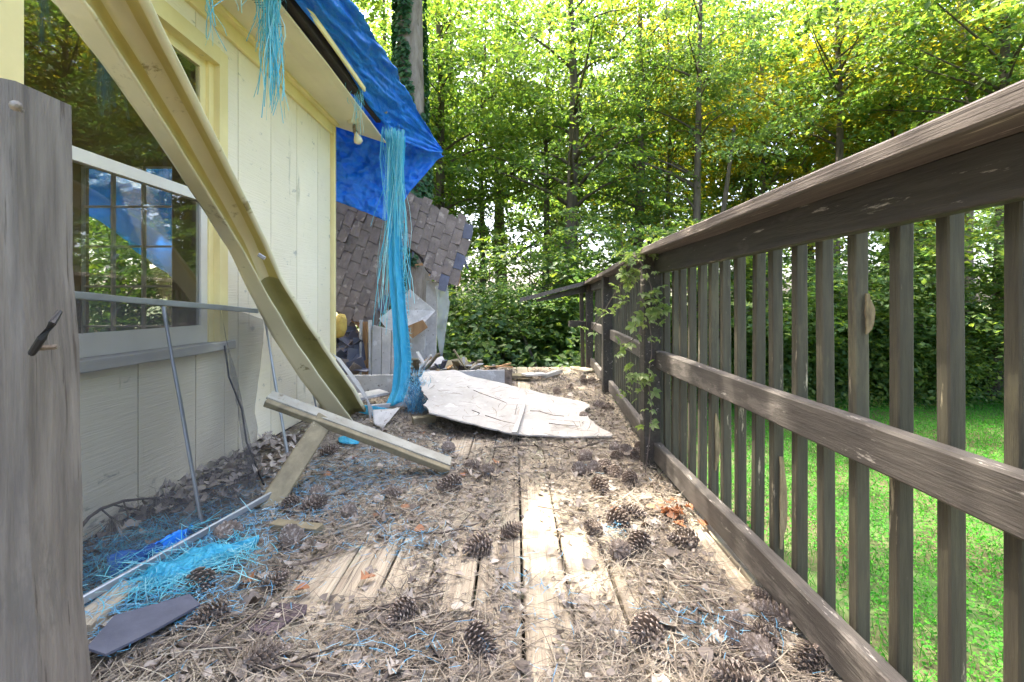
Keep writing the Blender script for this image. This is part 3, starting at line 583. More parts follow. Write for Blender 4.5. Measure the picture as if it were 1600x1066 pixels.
sM = [a.lerp(b, .5)+V((0, -.035, 0)) for a, b in zip(sL, sR)]; s1 = [a.lerp(b, .25)+V((0, .015, 0)) for a, b in zip(sL, sR)]; s3 = [a.lerp(b, .75)+V((0, .02, 0)) for a, b in zip(sL, sR)]
sheet(loft([sL, s1, sM, s3, sR], 60, 15, .012, 5), 'torn_strip', m_tarplight, tarp)
k = 420; tt = rng.random(k)*.62+.36
bp = np.array([tuple(resample(sR, 60)[int(t*59)]) for t in tt])
link('frayed_edge', ribbons('frayed_edge', bp+rng.normal(size=(k, 3))*.006, rng.normal(size=(k, 3))*[1, .6, .6]+[1.2, 0, -.3], .03+rng.random(k)*.03, .0025, .5), m_strand, tarp)
k = 700; c0 = P(652, 625, 3.95)
fz = np.array([tuple(c0)])+rng.normal(size=(k, 3))*[.045, .04, .09]
link('frayed_tuft', ribbons('frayed_tuft', fz, rng.normal(size=(k, 3))*[.6, .6, 1], .06+rng.random(k)*.08, .003, .6), m_fibre, tarp)
sheet(loft([[P(556, 632, 3.85), P(590, 636, 3.8), P(618, 640, 3.75)], [P(560, 645, 3.8), P(592, 652, 3.75), P(606, 648, 3.7)]], 16, 6, .02, 9), 'torn_end', m_tarplight, tarp)
ins = thing('sagging_tarp', 'bright blue tarp sagging behind the paned door inside the house', 'tarp', (-3, 4.1, 1.3))
sheet(loft([[P(95, 235, 4.3), P(200, 240, 4.3), P(310, 250, 4.3)], [P(105, 285, 4.0), P(200, 300, 3.95), P(300, 310, 3.95)], [P(95, 318, 4.1), P(150, 345, 4.05), P(205, 385, 4.05), P(245, 415, 4.05), P(300, 455, 4.05)]], 40, 20, .06, 3), 'sheet', m_tarpback, ins)

# ------------------------------------------------------------------ fallen gutter
gut = thing('fallen_gutter', 'long bent cream metal gutter fallen from the eave onto the deck', 'gutter', G(575, 655))
gpts = [(V((-.95, -.7, 2.35)), 1, 0), (V((-.93, .3, 1.9)), 1, 0), (P(172, 0, 1.12), 1, 0), (P(232, 103, 1.38), 1, 0), (P(300, 220, 1.75), 1, 0), (P(358, 322, 2.2), 1, 3), (P(395, 388, 2.52), .98, 8), (P(424, 446, 2.74), 1.0, 22), (P(463, 512, 3.02), 1.2, 26), (P(505, 574, 3.3), 1.35, 30), (P(540, 622, 3.5), 1.35, 30), (P(562, 655, 3.66), 1.15, 30)]
prof = [(-.088, -.075), (-.083, -.055), (-.052, -.004), (-.050, .004), (-.042, .004), (-.041, -.004), (-.034, -.03), (-.024, -.058), (-.004, -.074), (.022, -.076), (.042, -.062), (.05, -.03), (.053, .0), (.057, .006), (.075, .004), (.078, -.002), (.074, -.05)]
vs = []; fs = []; npf = len(prof); camv = V((0, 0, .85)); fine = []
pp = [g[0] for g in gpts]
for i in range(len(gpts)-1):
    for j in range(4): f = j/4; fine.append((pp[i].lerp(pp[i+1], f), gpts[i][1]*(1-f)+gpts[i+1][1]*f, gpts[i][2]*(1-f)+gpts[i+1][2]*f))
fine.append(gpts[-1]); pos = [f[0] for f in fine]
face = V((.56, -.80, -.20)).normalized()      # the way the open trough looks
for i, (c, s, tw) in enumerate(fine):
    t = (pos[min(i+1, len(pos)-1)]-pos[max(i-1, 0)]).normalized(); u = face.cross(t).normalized()
    if u.x < 0: u = -u
    wv = t.cross(u); wv = wv if wv.dot(face) > 0 else -wv
    q = Matrix.Rotation(R(-tw), 3, t); u, wv = q @ u, q @ wv
    for x, y in prof:
        e = .007*noise.noise(c*7+V((x*20, 0, 0))); vs.append(c+(u*x+wv*(y+e))*s*1.0)
fs = [(i*npf+j, i*npf+j+1, (i+1)*npf+j+1, (i+1)*npf+j) for i in range(len(fine)-1) for j in range(npf-1)]
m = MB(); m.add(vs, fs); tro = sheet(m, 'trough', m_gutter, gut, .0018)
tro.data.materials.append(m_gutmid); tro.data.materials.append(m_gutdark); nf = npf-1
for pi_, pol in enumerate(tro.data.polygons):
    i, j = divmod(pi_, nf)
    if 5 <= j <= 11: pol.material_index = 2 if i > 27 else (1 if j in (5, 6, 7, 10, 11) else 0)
sheet(loft([[P(520, 552, 3.5), P(548, 590, 3.6), P(574, 630, 3.7), P(579, 664, 3.72)], [P(532, 560, 3.62), P(562, 600, 3.72), P(583, 640, 3.8), P(581, 662, 3.76)]], 16, 5, .006, 6), 'torn_flange', m_white, gut)
MB().tube([P(486, 600, 3.35), P(494, 636, 3.4)], .006, 8).out('hanger_strap', m_alu, gut)
MB().beam(P(404, 398, 2.42), P(414, 404, 2.42), .012, .018).out('hanger_clip', m_alu, gut)

# ------------------------------------------------------------------ plank leaning on a post stub
lb = thing('fallen_rail_board', 'narrow weathered board tipped across a leaning post stub', 'board', P(690, 730, 2.53))
m = MB(); m.beam(P(420, 624, 2.42), P(703, 729, 2.53), .10, .03, up=V((.25, -.25, 1)), seg=10, ch=.003, jit=.003); m.out('timber', m_olive, lb)
MB().beam(P(421, 617, 2.43), P(704, 722, 2.54), .07, .012, up=V((.25, -.25, 1)), seg=10, ch=.002, jit=.002).out('lit_top_face', m_boardgrey, lb)  # lighter grey layer: light on the board's top put into colour
st = MB().beam(P(414, 800, 2.10), P(508, 655, 2.46), .088, .05, up=V((.4, -1, .2)), seg=8, ch=.006, jit=.004).out('post_stub', m_olive, None); tag(st, 'short knotty timber stub leaning up under the tipped board', 'post')

# ------------------------------------------------------------------ loose insect screen
scr = thing('insect_screen', 'torn insect screen with bent aluminium frame leaning on the wall', 'screen', (-1.25, 2, 0))
TL, TR, BL, BR = PX(70, 457, -1.44), PX(402, 486, -1.46), G(95, 957, .055), G(432, 768, .05)
MB().beam(TL, TR, .012, .024, seg=8, jit=.003).out('top_bar', m_alu, scr)
MB().beam(BL, BR, .012, .024, seg=8, jit=.002).out('bottom_bar', m_alu, scr)
MB().beam(PX(255, 480, -1.45), G(316, 822, .03), .018, .010, up=(1, 0, 0), seg=6, jit=.002).out('middle_bar', m_alu, scr)
MB().beam(PX(414, 500, -1.46), G(449, 709, .02), .016, .012, up=(1, 0, 0), seg=6, jit=.004).out('side_bar', m_alu, scr)
MB().tube([PX(351, 540, -1.44), PX(358, 590, -1.42), P(378, 640, 2.62), P(385, 690, 2.55), G(412, 757, .03)], .0045, 6).out('rubber_spline', m_black, scr)
sheet(loft([[TL, PX(200, 470, -1.45), PX(300, 478, -1.455), PX(345, 481, -1.46)], [BL, G(240, 877, .03), G(330, 826, .03), G(412, 780, .03)]], 30, 16, .008, 3), 'mesh', m_mesh, scr, .0004)
sheet(loft([[PX(346, 483, -1.46), PX(378, 487, -1.46), PX(412, 500, -1.46)], [PX(356, 560, -1.43), PX(384, 560, -1.45), PX(408, 560, -1.45)], [P(372, 640, 2.62), P(386, 640, 2.7), P(398, 650, 2.75)], [G(385, 742, .05), G(398, 742, .05), G(412, 752, .03)]], 12, 24, .012, 6), 'mesh_flap', m_mesh, scr, .0004)

# ------------------------------------------------------------------ collapsed roof and rubble
roofc = thing('collapsed_roof', 'collapsed slab of brown shingle roof leaning behind the house corner', 'roof', (-1.4, 5.6, .2))
n0 = V((.16, -.93, .28)).normalized(); c0 = P(625, 400, 5.6)
def onroof(px, py):
    d = P(px, py, 1)-camv; return camv+d*((c0-camv).dot(n0)/d.dot(n0))
poly = [(500, 300), (560, 285), (640, 300), (733, 350), (729, 395), (716, 440), (692, 447), (668, 422), (655, 398), (636, 384), (622, 440), (602, 478), (585, 514), (560, 502), (520, 487), (500, 480)]
def inside(x, y, pl):
    r = False; j = len(pl)-1
    for i in range(len(pl)):
        (xi, yi), (xj, yj) = pl[i], pl[j]
        if (yi > y) != (yj > y) and x < (xj-xi)*(y-yi)/(yj-yi)+xi: r = not r
        j = i
    return r
ce = (610, 395)
rp = [onroof(*q) for q in poly]; rag = []
for a_, b_ in zip(rp, rp[1:]+rp[:1]):
    k_ = max(1, int((b_-a_).length/.05))
    for i_ in range(k_): rag.append(a_.lerp(b_, i_/k_)+V((random.gauss(0, .01), 0, random.gauss(0, .01)))-n0*.003)
m = MB(); m.prism(rag, -n0*.006); m.out('felt_layer', m_shingle, roofc)
m = MB(); m.prism([onroof(ce[0]+(x-ce[0])*.96, ce[1]+(y-ce[1])*.96)-n0*.012 for x, y in poly], -n0*.03); m.out('sheathing', m_dark, roofc)
ua = (onroof(690, 440)-onroof(600, 402)).normalized(); va = (onroof(586, 444)-onroof(600, 402)).normalized()
sw, sl = .108, .19
def tab(q, mat, curl=0):
    m = MB(); a, b = sw/2-.002, sl/2-.002; g = lambda: random.gauss(0, .003)
    top = [ua*(x+g())+va*(y+g())+n0*(.003+(.0 if y < 0 else .005)+curl*(.03 if y > 0 and x > 0 else 0)) for x, y in ((-a, -b), (0, -b), (a, -b), (a, 0), (a, b), (0, b), (-a, b), (-a, 0))]
    m.prism(top, -n0*.004); me = m.mesh('shingle'); me.materials.append(mat); return me
sh_me = [tab(q, m_shingle) for q in range(6)]; sh_c = [tab(q, m_shingle, 1) for q in range(3)]; sh_d = [tab(q, m_slate) for q in range(3)]
for i in range(-18, 19):
    for j in range(-11, 12):
        c = c0+ua*(i*sw)+va*(j*sl+(sl*.5 if i % 2 else 0)+.02*math.sin(i*5)); Yc = c.y; px = 805+c.x/Yc*800; py = 473-(c.z-.85)/Yc*800
        if not inside(px, py, poly): continue
        edge = not inside(px, py+16, poly) or not inside(px+10, py+6, poly)
        if edge and random.random() < .12: continue
        o = link('shingle', random.choice(sh_d if edge and random.random() < .4 else sh_c if random.random() < (.35 if edge else .06) else sh_me), None); o.parent = roofc
        o.location = c+n0*(.002+.0015*random.random())-V(roofc.location)
        if edge: o.rotation_euler.y = random.gauss(0, .12)
for i in range(26):                       # torn felt and splintered sheathing along the broken edge
    a_, b_ = random.choice([((636, 384), (668, 422)), ((668, 422), (692, 447)), ((602, 478), (622, 440)), ((585, 514), (602, 478)), ((716, 440), (729, 395)), ((520, 487), (585, 514))]); f_ = random.random()
    c = onroof(a_[0]+(b_[0]-a_[0])*f_, a_[1]+(b_[1]-a_[1])*f_)-n0*.02; L_ = .04+random.random()*.1; d_ = (va*random.random()+ua*random.gauss(0, .7)).normalized()
    MB().beam(c-d_*.04, c+d_*L_, .015+random.random()*.03, .006, up=n0, seg=3, ch=.001, jit=.012, taper=.4).out('torn_edge', random.choice([m_raw, m_white, m_slate]), roofc)
def scrap(name, px_poly, Y, mat, label, cat, d=(0, .02, 0), dep=None, group=None):
    m = MB(); m.prism([P(x, y, Y if dep is None else dep[i]) for i, (x, y) in enumerate(px_poly)], d); return tag(m.out(name, mat), label, cat, group)
wc = thing('wall_fragment', 'broken white wall fragment with split studs under the collapsed roof', 'wall', P(595, 585, 5.2))
for a, b in ((582, 596), (597, 611), (612, 622)):
    m = MB(); m.prism([P(a, 508+(a-582)*.25, 5.2), P(b, 508+(b-582)*.25, 5.2), P(b-1, 586, 5.15), P(a-1, 586, 5.15)], (0, .03, 0)); m.out('siding_board', m_white, wc)
MB().beam(P(572, 590, 5.25), P(569, 503, 5.28), .055, .09, up=(0, 1, 0), seg=6, jit=.012).out('stud', m_raw, wc)
MB().beam(P(579, 588, 5.19), P(578, 500, 5.2), .02, .08, up=(0, 1, 0), seg=4, jit=.005).out('trim_strip', m_white, wc)
MB().beam(P(564, 586, 5.2), P(565, 500, 5.22), .018, .08, up=(0, 1, 0), seg=4, jit=.005).out('trim_strip', m_white, wc)
pw = MB().beam(P(672, 562, 5.75), P(676, 440, 5.8), .13, .06, up=(0, 1, 0), seg=6, jit=.005).out('porch_column', m_white, None); tag(pw, 'white painted board post standing under the collapsed roof', 'post')
p2 = MB().beam(P(652, 562, 5.72), P(655, 500, 5.72), .16, .03, up=(0, 1, 0), seg=4, jit=.01).out('white_panel', m_white, None); tag(p2, 'short white board standing against the porch post', 'board')
scrap('torn_plywood', [(640, 452), (680, 486), (652, 516), (610, 522), (592, 498), (612, 482)], 5.4, m_white, 'torn pale plywood sheet propped under the collapsed roof', 'plywood', (0, .015, .0), [5.45, 5.5, 5.35, 5.3, 5.3, 5.4])
sc2 = scrap('split_plywood', [(660, 500), (668, 512), (640, 532), (612, 520)], 5.32, m_raw, 'splintered brown wood piece under the torn plywood', 'plywood', (0, .03, 0))
nt = sheet(loft([[P(680, 447, 5.7), P(700, 445, 5.7)], [P(684, 480, 5.7), P(703, 475, 5.65)], [P(682, 520, 5.7), P(699, 500, 5.7)], [P(688, 560, 5.7), P(692, 555, 5.7)]], 10, 24, .03, 7), 'torn_netting', m_net, None, .0006); tag(nt, 'thin pale netting hanging beside the white porch post', 'netting')
ins_ = MB(); ins_.lathe([(.02, 0), (.06, .03), (.075, .1), (.06, .19), (.03, .24)], P(527, 528, 5.1), 10, (.2, 0, 1)); o = ins_.out('insulation_roll', m_insul, None, True); tag(o, 'wad of yellow insulation at the house corner', 'insulation')
for i in range(34):
    px, py = 524+random.random()*42, 520+random.random()*66; Y = 5.4-(py-520)/66*.5
    c = P(px, py, Y); m = MB(); a = .06+random.random()*.09; q = Matrix.Rotation(random.random()*3, 3, 'Y') @ Matrix.Rotation(random.gauss(.6, .4), 3, 'X')
    m.prism([c+q @ V(v) for v in ((-a, -a*.6, 0), (a, -a*.7, 0), (a*.9, a*.5, 0), (-a*.8, a*.6, 0))], q @ V((0, 0, .008)))
    tag(m.out('broken_shingle', m_slate if random.random() < .65 else m_shingle), 'broken shingle in the rubble heap at the house corner', 'shingle', 'broken shingles heaped at the house corner')
# heap of boards under it
hp = MB()
def bd(name, a, b, wd, th, mat, label, group=None, up=(0, 0, 1), jit=.004):
    return tag(MB().beam(a, b, wd, th, up=up, seg=6, ch=.002, jit=jit).out(name, mat), label, 'board', group)
bd('pale_board', P(470, 602, 4.55), P(640, 600, 4.75), .03, .17, m_white, 'long pale board lying on edge behind the torn blue strip')
bd('cornice_board', P(700, 592, 4.9), P(788, 590, 5.0), .035, .15, m_white, 'pale cornice board lying on edge at the heap end')
bd('fallen_strip', G(540, 640, .05), G(648, 629, .07), .06, .03, m_white, 'thin white strip lying below the torn blue strip')
bd('fallen_strip', P(505, 632, 3.9), P(600, 612, 4.2), .2, .02, m_white, 'flat pale board between the gutter and the torn strip')
bd('short_block', G(645, 658, .03), G(680, 655, .03), .07, .05, m_olive, 'short mossy timber block under the fallen panel corner')
bd('fallen_board', P(655, 575, 5.2), P(694, 562, 5.3), .11, .02, m_white, 'grey split board on the rubble heap', None, (0, -.6, 1))
bd('fallen_board', P(690, 577, 5.2), P(733, 571, 5.3), .22, .02, m_olive, 'cream siding scrap on top of the rubble heap', None, (0, -.8, 1))
bd('fallen_board', G(772, 588, .05), G(830, 587, .05), .2, .03, m_olive, 'low greenish board at the far end of the heap')
bd('fallen_board', G(818, 586, .08), G(850, 584, .08), .14, .02, m_white, 'white board scrap at the far end of the heap')
bd('split_stick', G(850, 588, .05), G(876, 580, .05), .05, .04, m_white, 'pale split stick lying near the deck end')
bd('fallen_board', G(905, 579, .02), G(925, 577, .02), .3, .02, m_plank, 'grey board end lying by the last railing post')
sheet(loft([[P(582, 640, 3.6), P(612, 640, 3.7), P(626, 636, 3.75)], [P(584, 662, 3.45), P(598, 670, 3.42), P(606, 660, 3.5)]], 14, 8, .01, 8), 'bent_flashing', m_white); tag(bpy.data.objects['bent_flashing'], 'bent piece of white metal flashing under the torn strip', 'flashing')
scrap('pale_sheet', [(430, 690), (470, 668), (500, 672), (480, 700), (440, 712)], 3, m_olive, 'pale yellow scrap sheet behind the leaning stub', 'sheet', (0, 0, -.01), [3.1, 3.4, 3.4, 3.1, 2.95])
sheet(loft([[G(528, 684, .03), G(548, 678, .06), G(563, 688, .03)], [G(530, 692, .03), G(545, 694, .03), G(560, 693, .03)]], 10, 5, .01, 12), 'tarp_scrap', m_tarplight); tag(bpy.data.objects['tarp_scrap'], 'small cyan tarp scrap under the tipped board', 'tarp')
for i in range(95):
    px = 640+random.random()*140; py = 572+random.random()*22; c = P(px, py, 5.05+random.random()*.4); m = MB(); q = Matrix.Rotation(random.random()*6, 3, 'Z') @ Matrix.Rotation(random.gauss(0, .5), 3, 'Y'); a = .03+random.random()**2*.2
    m.beam(c-q @ V((a, 0, 0)), c+q @ V((a, 0, 0)), .03+random.random()*.05, .012, ch=.001, seg=2, jit=.01)
    tag(m.out('splinter', random.choice([m_white, m_raw, m_dark, m_slate, m_olive])), 'small splinter of wood in the rubble heap behind the fallen panel', 'splinter', 'splinters in the rubble heap')
m = MB(); m.add([], [])
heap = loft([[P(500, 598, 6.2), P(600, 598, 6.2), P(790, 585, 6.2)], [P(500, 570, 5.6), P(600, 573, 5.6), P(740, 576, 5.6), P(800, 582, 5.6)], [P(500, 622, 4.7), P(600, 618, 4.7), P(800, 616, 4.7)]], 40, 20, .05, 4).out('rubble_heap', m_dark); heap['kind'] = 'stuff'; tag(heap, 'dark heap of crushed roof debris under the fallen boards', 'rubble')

# big fallen soffit panel
pan = thing('fallen_sheet_panel', 'large pale sheet panel lying tilted across the deck', 'panel', G(800, 660))
Ap = [(655, 590, .24), (664, 581, .26), (712, 578, .26), (735, 588, .22), (790, 600, .15), (850, 615, .10), (912, 628, .05), (922, 634, .05), (914, 640, .045), (916, 648, .043), (924, 657, .04), (934, 665, .035), (946, 672, .03), (958, 679, .03), (953, 682, .025), (880, 682, .03), (805, 678, .05), (760, 668, .08), (715, 656, .11), (671, 645, .14), (664, 632, .17), (670, 624, .18), (660, 610, .21)]
pts = [G(*q) for q in Ap]; edge_ = []
for a_, b_ in zip(pts, pts[1:]+pts[:1]):
    k_ = max(1, int((b_-a_).length/.035))
    for i_ in range(k_): edge_.append(a_.lerp(b_, i_/k_)+V((random.gauss(0, .004), random.gauss(0, .006), 0)))
m = MB(); m.prism(edge_, (0, 0, -.009)); o = m.out('sheet', m_panel, pan)
MB().prism([G(817, 632, .10), G(822, 633, .10), G(808, 678, .075), G(800, 678, .07)], (0, 0, .012)).out('batten', m_white, pan)

k = 0; acc = []
while len(acc) < 260:
    x, y = 655+random.random()*300, 580+random.random()*100
    if inside(x, y, [(q[0], q[1]) for q in Ap]):
        best = sum(z/(((x-a)**2+(y-b)**2)**1.2+9) for a, b, z in Ap)/sum(1/(((x-a)**2+(y-b)**2)**1.2+9) for a, b, z in Ap); acc.append(tuple(G(x, y, best+.012)))
link('needle_litter', ribbons('panel_needles', np.array(acc), rng.normal(size=(260, 3))*[1, 1, .05], .06+rng.random(260)*.09, .003, .25, 3), m_needle, pan)['kind'] = 'stuff'
# ------------------------------------------------------------------ litter on the deck
def bare(x, y):
    b = 0
    for c, a, e in ((G(560, 900), .19, .24), (G(835, 830), .11, .62), (G(850, 980), .07, .3), (G(1125, 860), .08, .34), (G(735, 900), .08, .26), (G(975, 950), .05, .22), (G(720, 700), .12, .2), (G(905, 880), .05, .25)):
        d = ((x-c.x)/a)**2+((y-c.y)/e)**2; b = max(b, math.exp(-d**2*.7))
    return b
def scatter(k, pw=1.5, thin=1.0, z0=.004, z1=.03, clump=True):
    x = -1.5+rng.random(k)*2.25; y = .95+rng.random(k)**pw*5.6; ok = []
    for a, b in zip(x, y):
        d = 1-.93*bare(a, b)*thin
        if clump: d *= .45+.75*min(1, max(0, .62+noise.noise((a*3.2, b*1.9, 3))+.5*noise.noise((a*8, b*6, 1))))
        if a < -.7: d *= 1.15
        ok.append(rng.random() < d)
    x, y = x[ok], y[ok]; n = len(x)
    xo = np.where(y > 2.7, x+np.clip((y-2.7)*.06, 0, .2)*(x > 0), x)
    return np.stack([xo, y, z0+rng.random(n)**2*(z1-z0)], 1)
p = scatter(44000); k = len(p)
stuff('needle_litter', ribbons('needle_litter', p, rng.normal(size=(k, 3))*[1, 1, .07], .09+rng.random(k)*.09, .0017+rng.random(k)*.0008, .28, 3), m_needle, 'dry brown pine needles strewn thickly over the deck boards', 'pine needles')
p = scatter(30000, 1.5, 1.0, .003, .014); k = len(p); L = .010+rng.random(k)**2*.028
stuff('crumbled_litter', leaves('crumbled_litter', p, rng.normal(size=(k, 3))*.4+[0, 0, 1], L, L*(.3+rng.random(k)*.6), .3), m_litter, 'crumbled grey brown leaf fragments covering the deck', 'leaf litter')
# whole dead leaves, curled
def dead_leaf_arrays(p, L, lobed=.5):
    vs = []; fs = []; prof = [(0, .02), (.18, .2), (.34, .44), (.44, .2), (.6, .38), (.74, .16), (.86, .22), (1, .02)]
    for c, l in zip(p, L):
        a = random.random()*6.28; cl = random.gauss(0, .8); cr = random.gauss(.8, .9); tl = random.gauss(0, .25); lob = random.random() < lobed
        d = V((math.cos(a), math.sin(a), tl*.5)); s = V((-math.sin(a), math.cos(a), random.gauss(0, .25))); k = len(vs)
        for t, wd in prof:
            wd = wd if lob else .42*math.sin(min(1, t*.95+.03)*math.pi)**.8
            for q in (-1, 0, 1): vs.append(V(c)+d*(t-.5)*l+s*q*wd*l+V((0, 0, l*(cl*(t-.5)**2*.7+abs(q)*wd*wd*cr*1.3))))
        for i in range(len(prof)-1): b = k+i*3; fs += [(b, b+1, b+4, b+3), (b+1, b+2, b+5, b+4)]
    z = np.array([tuple(v) for v in vs]); z[:, 2] = np.maximum(z[:, 2], .001); return z, fs
p = scatter(4200, 1.5, 1.1, .006, .024); z, f = dead_leaf_arrays(p, .018+rng.random(len(p))**2*.04)
stuff('dead_leaves', bulk('dead_leaves', z, f), m_litter, 'curled grey brown dead leaves lying among the needles', 'leaf litter')
k = 480; p = np.stack([-1.5+rng.random(k)*.32, 1.25+rng.random(k)*1.9, .01+rng.random(k)*.06], 1); z, f = dead_leaf_arrays(p, .025+rng.random(k)*.04)
stuff('leaf_drift', bulk('leaf_drift', z, f), m_litter, 'drift of dead leaves behind the insect screen along the wall', 'leaf litter')
for i, (px, py) in enumerate([(385, 908), (472, 920), (655, 829), (575, 903), (512, 742), (590, 802), (660, 676), (723, 741), (555, 715), (960, 797), (633, 790), (775, 722)]):
    z, f = dead_leaf_arrays([G(px, py, .018)], [.04+random.random()*.015], .5); tag(link('fallen_leaf', bulk('fallen_leaf', z, f), m_orange), 'single orange brown dead leaf lying on the littered deck', 'leaf', 'orange dead leaves on the deck')
z, f = dead_leaf_arrays([G(1035, 972, .02)], [.09], 1); tag(link('oak_leaf', bulk('oak_leaf', z, f), m_litter), 'pale lobed oak leaf lying near the pine cones', 'leaf')
k = 22; c = G(1062, 798, .03); p = np.array([tuple(c)])+rng.normal(size=(k, 3))*[.04, .06, .01]; z, f = dead_leaf_arrays(p, .025+rng.random(k)*.035, .8); stuff('orange_leaf_pile', bulk('orange_leaf_pile', z, f), m_orange, 'small pile of orange brown leaves against the bottom rail', 'leaf litter')
# blue threads
cl = [((-1.2, 1.75), (.16, .3), 1500), ((-1.25, 1.55), (.12, .18), 1200), (tuple(G(300, 890))[:2], (.12, .2), 1200), (tuple(G(240, 960))[:2], (.14, .08), 500), (tuple(G(470, 790))[:2], (.2, .35), 1100), (tuple(G(600, 740))[:2], (.22, .3), 700), (tuple(G(840, 930))[:2], (.06, .12), 60), (tuple(G(1110, 990))[:2], (.1, .06), 90), (tuple(G(640, 850))[:2], (.1, .08), 140), (tuple(G(620, 1030))[:2], (.15, .05), 70), (tuple(G(960, 840))[:2], (.04, .04), 30)]
p = np.concatenate([np.stack([rng.normal(size=n)*s[0]+c[0], rng.normal(size=n)*s[1]+c[1], .012+rng.random(n)*.03], 1) for c, s, n in cl]+[scatter(350)])
p[:, 0] = np.clip(p[:, 0], -1.48, .68); k = len(p); p[:6500, 2] += np.exp(-((p[:6500, 0]+1.25)/.15)**2-((p[:6500, 1]-1.65)/.3)**2)*rng.random(min(6500, k))*.07
stuff('blue_threads', ribbons('blue_threads', p, rng.normal(size=(k, 3))*[1, 1, .16], .02+rng.random(k)*.035, .0016, .3, 2), m_fibre, 'short frayed blue tarp threads scattered over the litter', 'threads')
k = 800; p = np.concatenate([np.stack([rng.normal(size=k//2)*.09-1.22, rng.normal(size=k//2)*.14+1.62, .02+rng.random(k//2)*.07], 1), np.array([tuple(G(205+t*190+rng.normal()*14, 918-t*66+rng.normal()*14, .045)) for t in rng.random(k//2)])])
stuff('tarp_fibres', ribbons('tarp_fibres', p, rng.normal(size=(k, 3))*[1, 1, .25], .05+rng.random(k)*.06, .0024, .25, 3), m_strand, 'long pale cyan fibres frayed around the tarp scraps by the screen', 'fibres')
up_ = [G(205, 912, .03), G(240, 882, .045), G(300, 861, .05), G(352, 848, .05), G(405, 842, .04)]; dn_ = [G(208, 922, .02), G(262, 914, .03), G(322, 892, .03), G(352, 872, .03), G(402, 855, .02)]
sheet(loft([up_, [a.lerp(b, .5)+V((0, 0, .02)) for a, b in zip(up_, dn_)], dn_], 40, 16, .016, 14), 'tarp_scrap', m_tarplight); tag(bpy.data.objects['tarp_scrap.001'], 'flat cyan tarp scrap lying in front of the screen frame', 'tarp')
up_ = [G(165, 880, .03), G(220, 860, .06), G(275, 838, .06), G(300, 832, .03)]; dn_ = [G(170, 905, .03), G(225, 885, .03), G(270, 862, .03), G(298, 845, .03)]
sheet(loft([up_, [a.lerp(b, .5)+V((0, 0, .04)) for a, b in zip(up_, dn_)], dn_], 30, 12, .02, 14), 'tarp_scrap', m_tarp); tag(bpy.data.objects['tarp_scrap.002'], 'crumpled blue tarp scrap behind the insect screen', 'tarp')
# shingle scraps
tag(MB().prism([G(135, 1012, .05), G(178, 962, .05), G(296, 928, .05), G(313, 944, .045), G(240, 985, .045), G(165, 1022, .045)], (0, 0, -.006)).out('shingle_scrap', m_slate), 'slate blue shingle scrap lying flat beside the grey post', 'shingle')
tag(MB().prism([G(384, 985, .012), G(430, 945, .012), G(480, 948, .012), G(478, 962, .012), G(452, 972, .012), G(425, 997, .012)], (0, 0, .006)).out('shingle_scrap', m_granule), 'gritty brown shingle scrap lying on bare planks', 'shingle')
bd('wood_offcut', G(428, 822, .02), G(500, 830, .02), .05, .035, m_olive, 'short mossy wood offcut lying in the litter')
bd('wood_offcut', G(120, 985, .02), G(205, 915, .03), .07, .03, m_plank, 'split grey timber under the screen frame end')
ZONES = [(G(930, 735), 'in front of the vine post among other cones'), (G(965, 830), 'beside the middle of the bottom rail'), (G(740, 735), 'near the lower end of the tipped board'), (G(480, 780), 'beside the leaning post stub'), (G(350, 860), 'beside the flat cyan tarp scrap'), (G(420, 950), 'near the gritty shingle scrap and bare planks'), (G(760, 990), 'in the needle litter on the open deck middle'), (G(780, 840), 'beside the sunlit bare planks'), (G(930, 640), 'between the fallen panel and the railing'), (G(905, 595), 'near the far end of the deck'), (G(1150, 990), 'beside the cone cluster at the bottom rail'), (G(620, 770), 'in front of the tipped board')]
def where(c): return min(ZONES, key=lambda q: (q[0]-V((c.x, c.y, 0))).length)[1]
